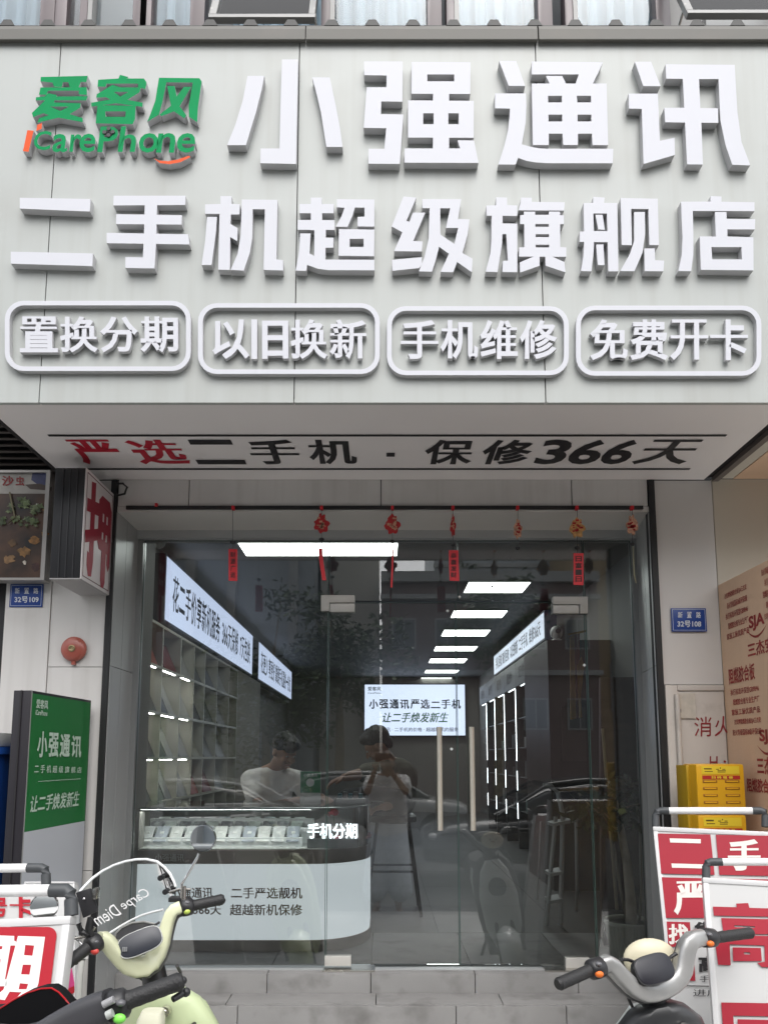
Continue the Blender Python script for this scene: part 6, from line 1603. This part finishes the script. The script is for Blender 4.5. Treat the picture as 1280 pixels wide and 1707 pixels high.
mb = MB(); limb(mb, [nk+V((.01,0,-.05)), ch_, (ch_+hip)/2, hip+V((0,0,.0))], [.08,.16,.155,.165]); limb(mb, [nk+V((0,-.02,-.04)), sF, sF+(eF-sF)*.8], [.075,.08,.072]); limb(mb, [nk+V((0,.02,-.04)), sB, sB+(eB-sB)*.7], [.075,.08,.074]); shirt(pc, mb, OLIVE)
mb = MB()
for h0, kn, an in legs: limb(mb, [h0, kn, an], [.118,.088,.062])
remesh(mb, 'trousers', PANTS, pc, .012)
features(fr, pc, [((0,-.02,.05),(.088,.100,.085)), ((0,.04,.085),(.07,.06,.045)), ((0,-.07,0),(.07,.04,.07))])
# ---- the photographer in the road, seen only mirrored in the glass
XPH, YPH, ZR = .06, -.42, -.13
pp = thing('person', (XPH, YPH, ZR), 'person in white t-shirt and wide jeans taking the picture, mirrored in the door glass', 'person')
hc_ = V((XPH, YPH, 1.53)); nk = V((XPH, YPH-.01, 1.39)); ch_ = V((XPH, YPH-.02, 1.22)); hip = V((XPH, YPH-.01, .86))
sL, sR = V((XPH-.185, YPH-.02, 1.33)), V((XPH+.185, YPH-.02, 1.33))
eL, eR = V((XPH-.22, YPH+.17, 1.22)), V((XPH+.20, YPH+.17, 1.22)); wL, wR = V((-.075, -.115, 1.47)), V((.075, -.115, 1.47))
mb = MB(); fr = head(mb, hc_, (0,1,.05), (0,0,1)); limb(mb, [hc_+V((0,-.02,-.05)), nk, ch_], [.05,.055,.08])
limb(mb, [ch_+V((.05,0,0)), hip+V((.04,0,.1))], [.11,.11]); limb(mb, [ch_+V((-.05,0,0)), hip+V((-.04,0,.1))], [.11,.11]); limb(mb, [nk, sL], [.05,.055]); limb(mb, [nk, sR], [.05,.055])
limb(mb, [sL, eL, wL], [.048,.038,.025]); limb(mb, [sR, eR, wR], [.048,.038,.025])
hand(mb, wL, (.25,.15,1), (-.6,-.6,0), 1, .55); hand(mb, wR, (-.25,.15,1), (.6,-.6,0), -1, .55)
for k in (-1, 1):
    h0 = hip+V((.09*k,0,0)); limb(mb, [h0, V((XPH+.11*k, YPH+.01, ZR+.48)), V((XPH+.12*k, YPH, ZR+.09))], [.095,.06,.038]); mb.ell((XPH+.13*k, YPH+.05, ZR+.04), (.045,.12,.038), 14, 8)
remesh(mb, 'body', SKIN, pp, .008)
mb = MB()
for k in (-.07, .07): limb(mb, [V((XPH+k*.9, YPH-.02, 1.30)), V((XPH+k, YPH-.02, 1.18)), V((XPH+k*1.1, YPH-.01, .82))], [.10,.145,.155])
limb(mb, [nk+V((-.03,0,-.05)), sL, sL+(eL-sL)*.6], [.07,.075,.075]); limb(mb, [nk+V((.03,0,-.05)), sR, sR+(eR-sR)*.6], [.07,.075,.075]); shirt(pp, mb, TEE)
mb = MB()
for k in (-1, 1):
    h0 = hip+V((.085*k,0,.02)); limb(mb, [h0, V((XPH+.12*k, YPH, ZR+.5)), V((XPH+.14*k, YPH, ZR+.28))], [.135,.135,.14])
remesh(mb, 'trousers', DENIM, pp, .012)
features(fr, pp, [((0,-.02,.05),(.088,.100,.085)), ((0,-.06,-.02),(.085,.06,.10)), ((0,.05,.09),(.07,.05,.035))])
for k in (-1, 1): MB().loft([(XPH+.13*k, YPH+.05, ZR+.002, .05,.135), (XPH+.13*k, YPH+.05, ZR+.022, .05,.135)], 24, 2.6).build('sandal', mat('sandal', (.05,.045,.04), .6), pp, smooth=True)
phn = thing('handheld_phone', (0, -.06, 1.6), 'dark phone held up by the photographer mirrored in the door glass', 'phone')
MB().box(-.075, .075, -.055, -.047, 1.565, 1.64).build('case', INK, phn, bev=.004)

# ================================================================== STREET BEHIND THE CAMERA (only mirrored in the glass)
FAC = [mat('far_grey', (.46,.50,.53), .7, var=.1, vscale=.6), mat('far_beige', (.68,.65,.58), .7, var=.06, vscale=.5), mat('far_brown', (.26,.19,.18), .7, var=.1, vscale=.6), mat('far_glass', (.55,.60,.62), .45, var=.1, vscale=.5), mat('far_tan', (.42,.32,.2), .7, var=.1)]
FGL = mat('far_pane', (.14,.15,.16), .3); FTR = mat('far_trim', (.48,.48,.47), .6)
def block_(x0, x1, yf, z1, m, lab, nx, zs, ww, hh, bands=(), cols=()):
    r = thing('far_building', ((x0+x1)/2, yf, 0), lab, 'building', 'buildings across the street seen mirrored')
    B('wall', x0, x1, yf-6, yf, 0, z1, m, r)
    pm_ = None
    for z in zs:
        for i in range(nx):
            xc = x0+(x1-x0)*(i+.5)/nx
            f = MB().box(xc-ww/2-.05, xc+ww/2+.05, yf+.001, yf+.05, z-.05, z+hh+.05); f.build('window', FTR, r)
            o = MB().box(xc-ww/2, xc-.02, yf+.051, yf+.058, z, z+hh).box(xc+.02, xc+ww/2, yf+.051, yf+.058, z, z+hh).build('pane', FGL, r)
    for z in bands: B('band', x0-.05, x1+.05, yf+.003, yf+.16, z, z+.14, FTR, r)
    for x in cols: B('column', x-.12, x+.12, yf+.003, yf+.35, 0, z1, FTR, r)
    B('parapet', x0-.03, x1+.03, yf-6.05, yf+.2, z1+.001, z1+.3, FTR, r)
block_(-19, -2.0, -13, 9.2, FAC[0], 'grey louvred block with pale columns mirrored on the left of the glass', 0, (), 1, 1, (4.2, 8.0), (-12, -8.6, -6.9, -5.6, -4.4, -2.6))
block_(-1.9, -.1, -14, 9.6, FAC[1], 'narrow beige block mirrored above the doors', 0, (), 1, 1)
block_(.0, 6.2, -12.5, 6.6, FAC[2], 'low brown block with small windows mirrored right of centre', 5, (2.4, 4.7), .6, .8, (3.9, 6.1))
block_(2.0, 11, -19, 11.5, FAC[3], 'tall pale grey block mirrored in the upper right glass', 7, (6.9, 9.2), 1.2, 1.6, (8.8,))
block_(6.4, 19, -14, 9.0, FAC[4], 'tan block at the far right of the mirrored street', 5, (3, 6), 1.3, 1.4)
TL1 = mat('tree_leaf', (.08,.12,.05), .55, var=.5, vscale=3)
def tree(x, y, z, r_, n, lab, sd):
    t = thing('street_tree', (x, y, 0), lab, 'tree', 'street trees across the road')
    MB().tube([(x, y, -.01), (x+.05, y, z*.5), (x, y, z-.2)], [.14,.11,.07], 10).build('trunk', BARK, t, smooth=True)
    rnd = random.Random(sd); cs = [(x+rnd.gauss(0, r_*.5), y+rnd.gauss(0, r_*.4), z+rnd.gauss(0, r_*.55)) for _ in range(22)]
    br = MB()
    for c_ in cs[:10]: br.tube([(x, y, z-.4-.1*r_), c_], [.05,.015], 6)
    br.build('branch', BARK, t)
    leaves(cs, n, r_*.42, .22, TL1, 'crown', t, sd+1, .2)
tree(-1.1, -10.2, 3.9, 1.5, 3200, 'bushy green street tree mirrored left of the door centre', 21)
tree(-3.0, -10.6, 3.1, 1.3, 2200, 'darker shrubby street tree mirrored behind the left banner', 22)
tree(2.9, -10.4, 5.2, 1.2, 2000, 'leafy street tree mirrored above the ceiling lights on the right', 23)
def car(x, y, col, lab, L_=4.4, hgt=1.45, flip=1):
    t = thing('parked_car', (x, y, -.13), lab, 'car', 'cars parked along the street')
    pm_ = mat('car_%s' % lab.split()[0], col, .25, coat=.7, metal=.1)
    def Mx(): return Matrix.Translation((x, y, -.13)) @ Matrix(((0,0,flip,0),(1,0,0,0),(0,1,0,0),(0,0,0,1)))
    h = L_/2
    MB().loft([(0,.50,-h,.55,.16), (0,.58,-h+.12,.78,.28), (0,.64,-h+.55,.86,.34), (0,.64,-.7,.89,.36), (0,.64,.6,.89,.36), (0,.61,h-1.0,.88,.32), (0,.57,h-.35,.82,.28), (0,.50,h-.05,.70,.2), (0,.48,h,.5,.14)], 32, 4).xf(Mx()).build('body', pm_, t, smooth=True, ang=60)
    MB().loft([(0,.93,-h+.35,.62,.06), (0,1.06,-h+.85,.70,.22), (0,1.12,-.75,.72,.28), (0,1.13,0.0,.73,.29), (0,1.08,.55,.72,.24), (0,.92,1.25,.70,.06)], 28, 4).xf(Mx()).build('windows', mat('car_glass', (.02,.025,.03), .08, coat=.5), t, smooth=True, ang=60)
    MB().loft([(0,1.345,-h+.95,.50,.03), (0,1.40,-.75,.60,.045), (0,1.41,0,.61,.045), (0,1.36,.48,.55,.03)], 24, 4).xf(Mx()).build('roof', pm_, t, smooth=True, ang=60)
    for k in (-1, 1):
        pl_ = MB()
        for a, b in ((( k*.74,.94,1.22), (k*.60,1.36,.50)), ((k*.745,.98,-.15), (k*.63,1.38,-.12)), ((k*.70,.96,-h+.5), (k*.56,1.34,-h+1.0))): pl_.tube([a, b], .022, 8)
        pl_.xf(Mx()).build('pillar', pm_, t)
        for s_ in (-1.32, 1.36):
            wc_ = (k*.80,.31,s_); wh = MB().lathe([(.20,-.11), (.30,-.10), (.315,-.06), (.315,.06), (.30,.10), (.20,.11)], wc_, (1,0,0), 28).xf(Mx()).build('wheel', TYRE, t, smooth=True)
            MB().lathe([(.19,-.118), (.19,.118)], wc_, (1,0,0), 20).xf(Mx()).build('rim', RIMM, wh)
        MB().ell((k*.60,.66,h-.14), (.14,.06,.08), 14, 8).xf(Mx()).build('headlight', mat('lamp_clear', (.5,.5,.5), .15), t, smooth=True)
        MB().ell((k*.64,.72,-h+.12), (.12,.07,.06), 14, 8).xf(Mx()).build('tail_light', mat('lamp_red', (.25,.01,.01), .2), t, smooth=True)
        MB().ell((k*.95,.98,.85), (.07,.09,.045), 12, 8).xf(Mx()).build('side_mirror', pm_, t, smooth=True)
car(-2.4, -2.5, (.42,.43,.43), 'silver parked car mirrored in the left half of the glass front')
car(2.75, -2.7, (.02,.02,.022), 'black parked car mirrored behind the door handles', flip=-1)
car(-.3, -7.6, (.55,.55,.54), 'white parked car across the road, mirrored behind the counter')
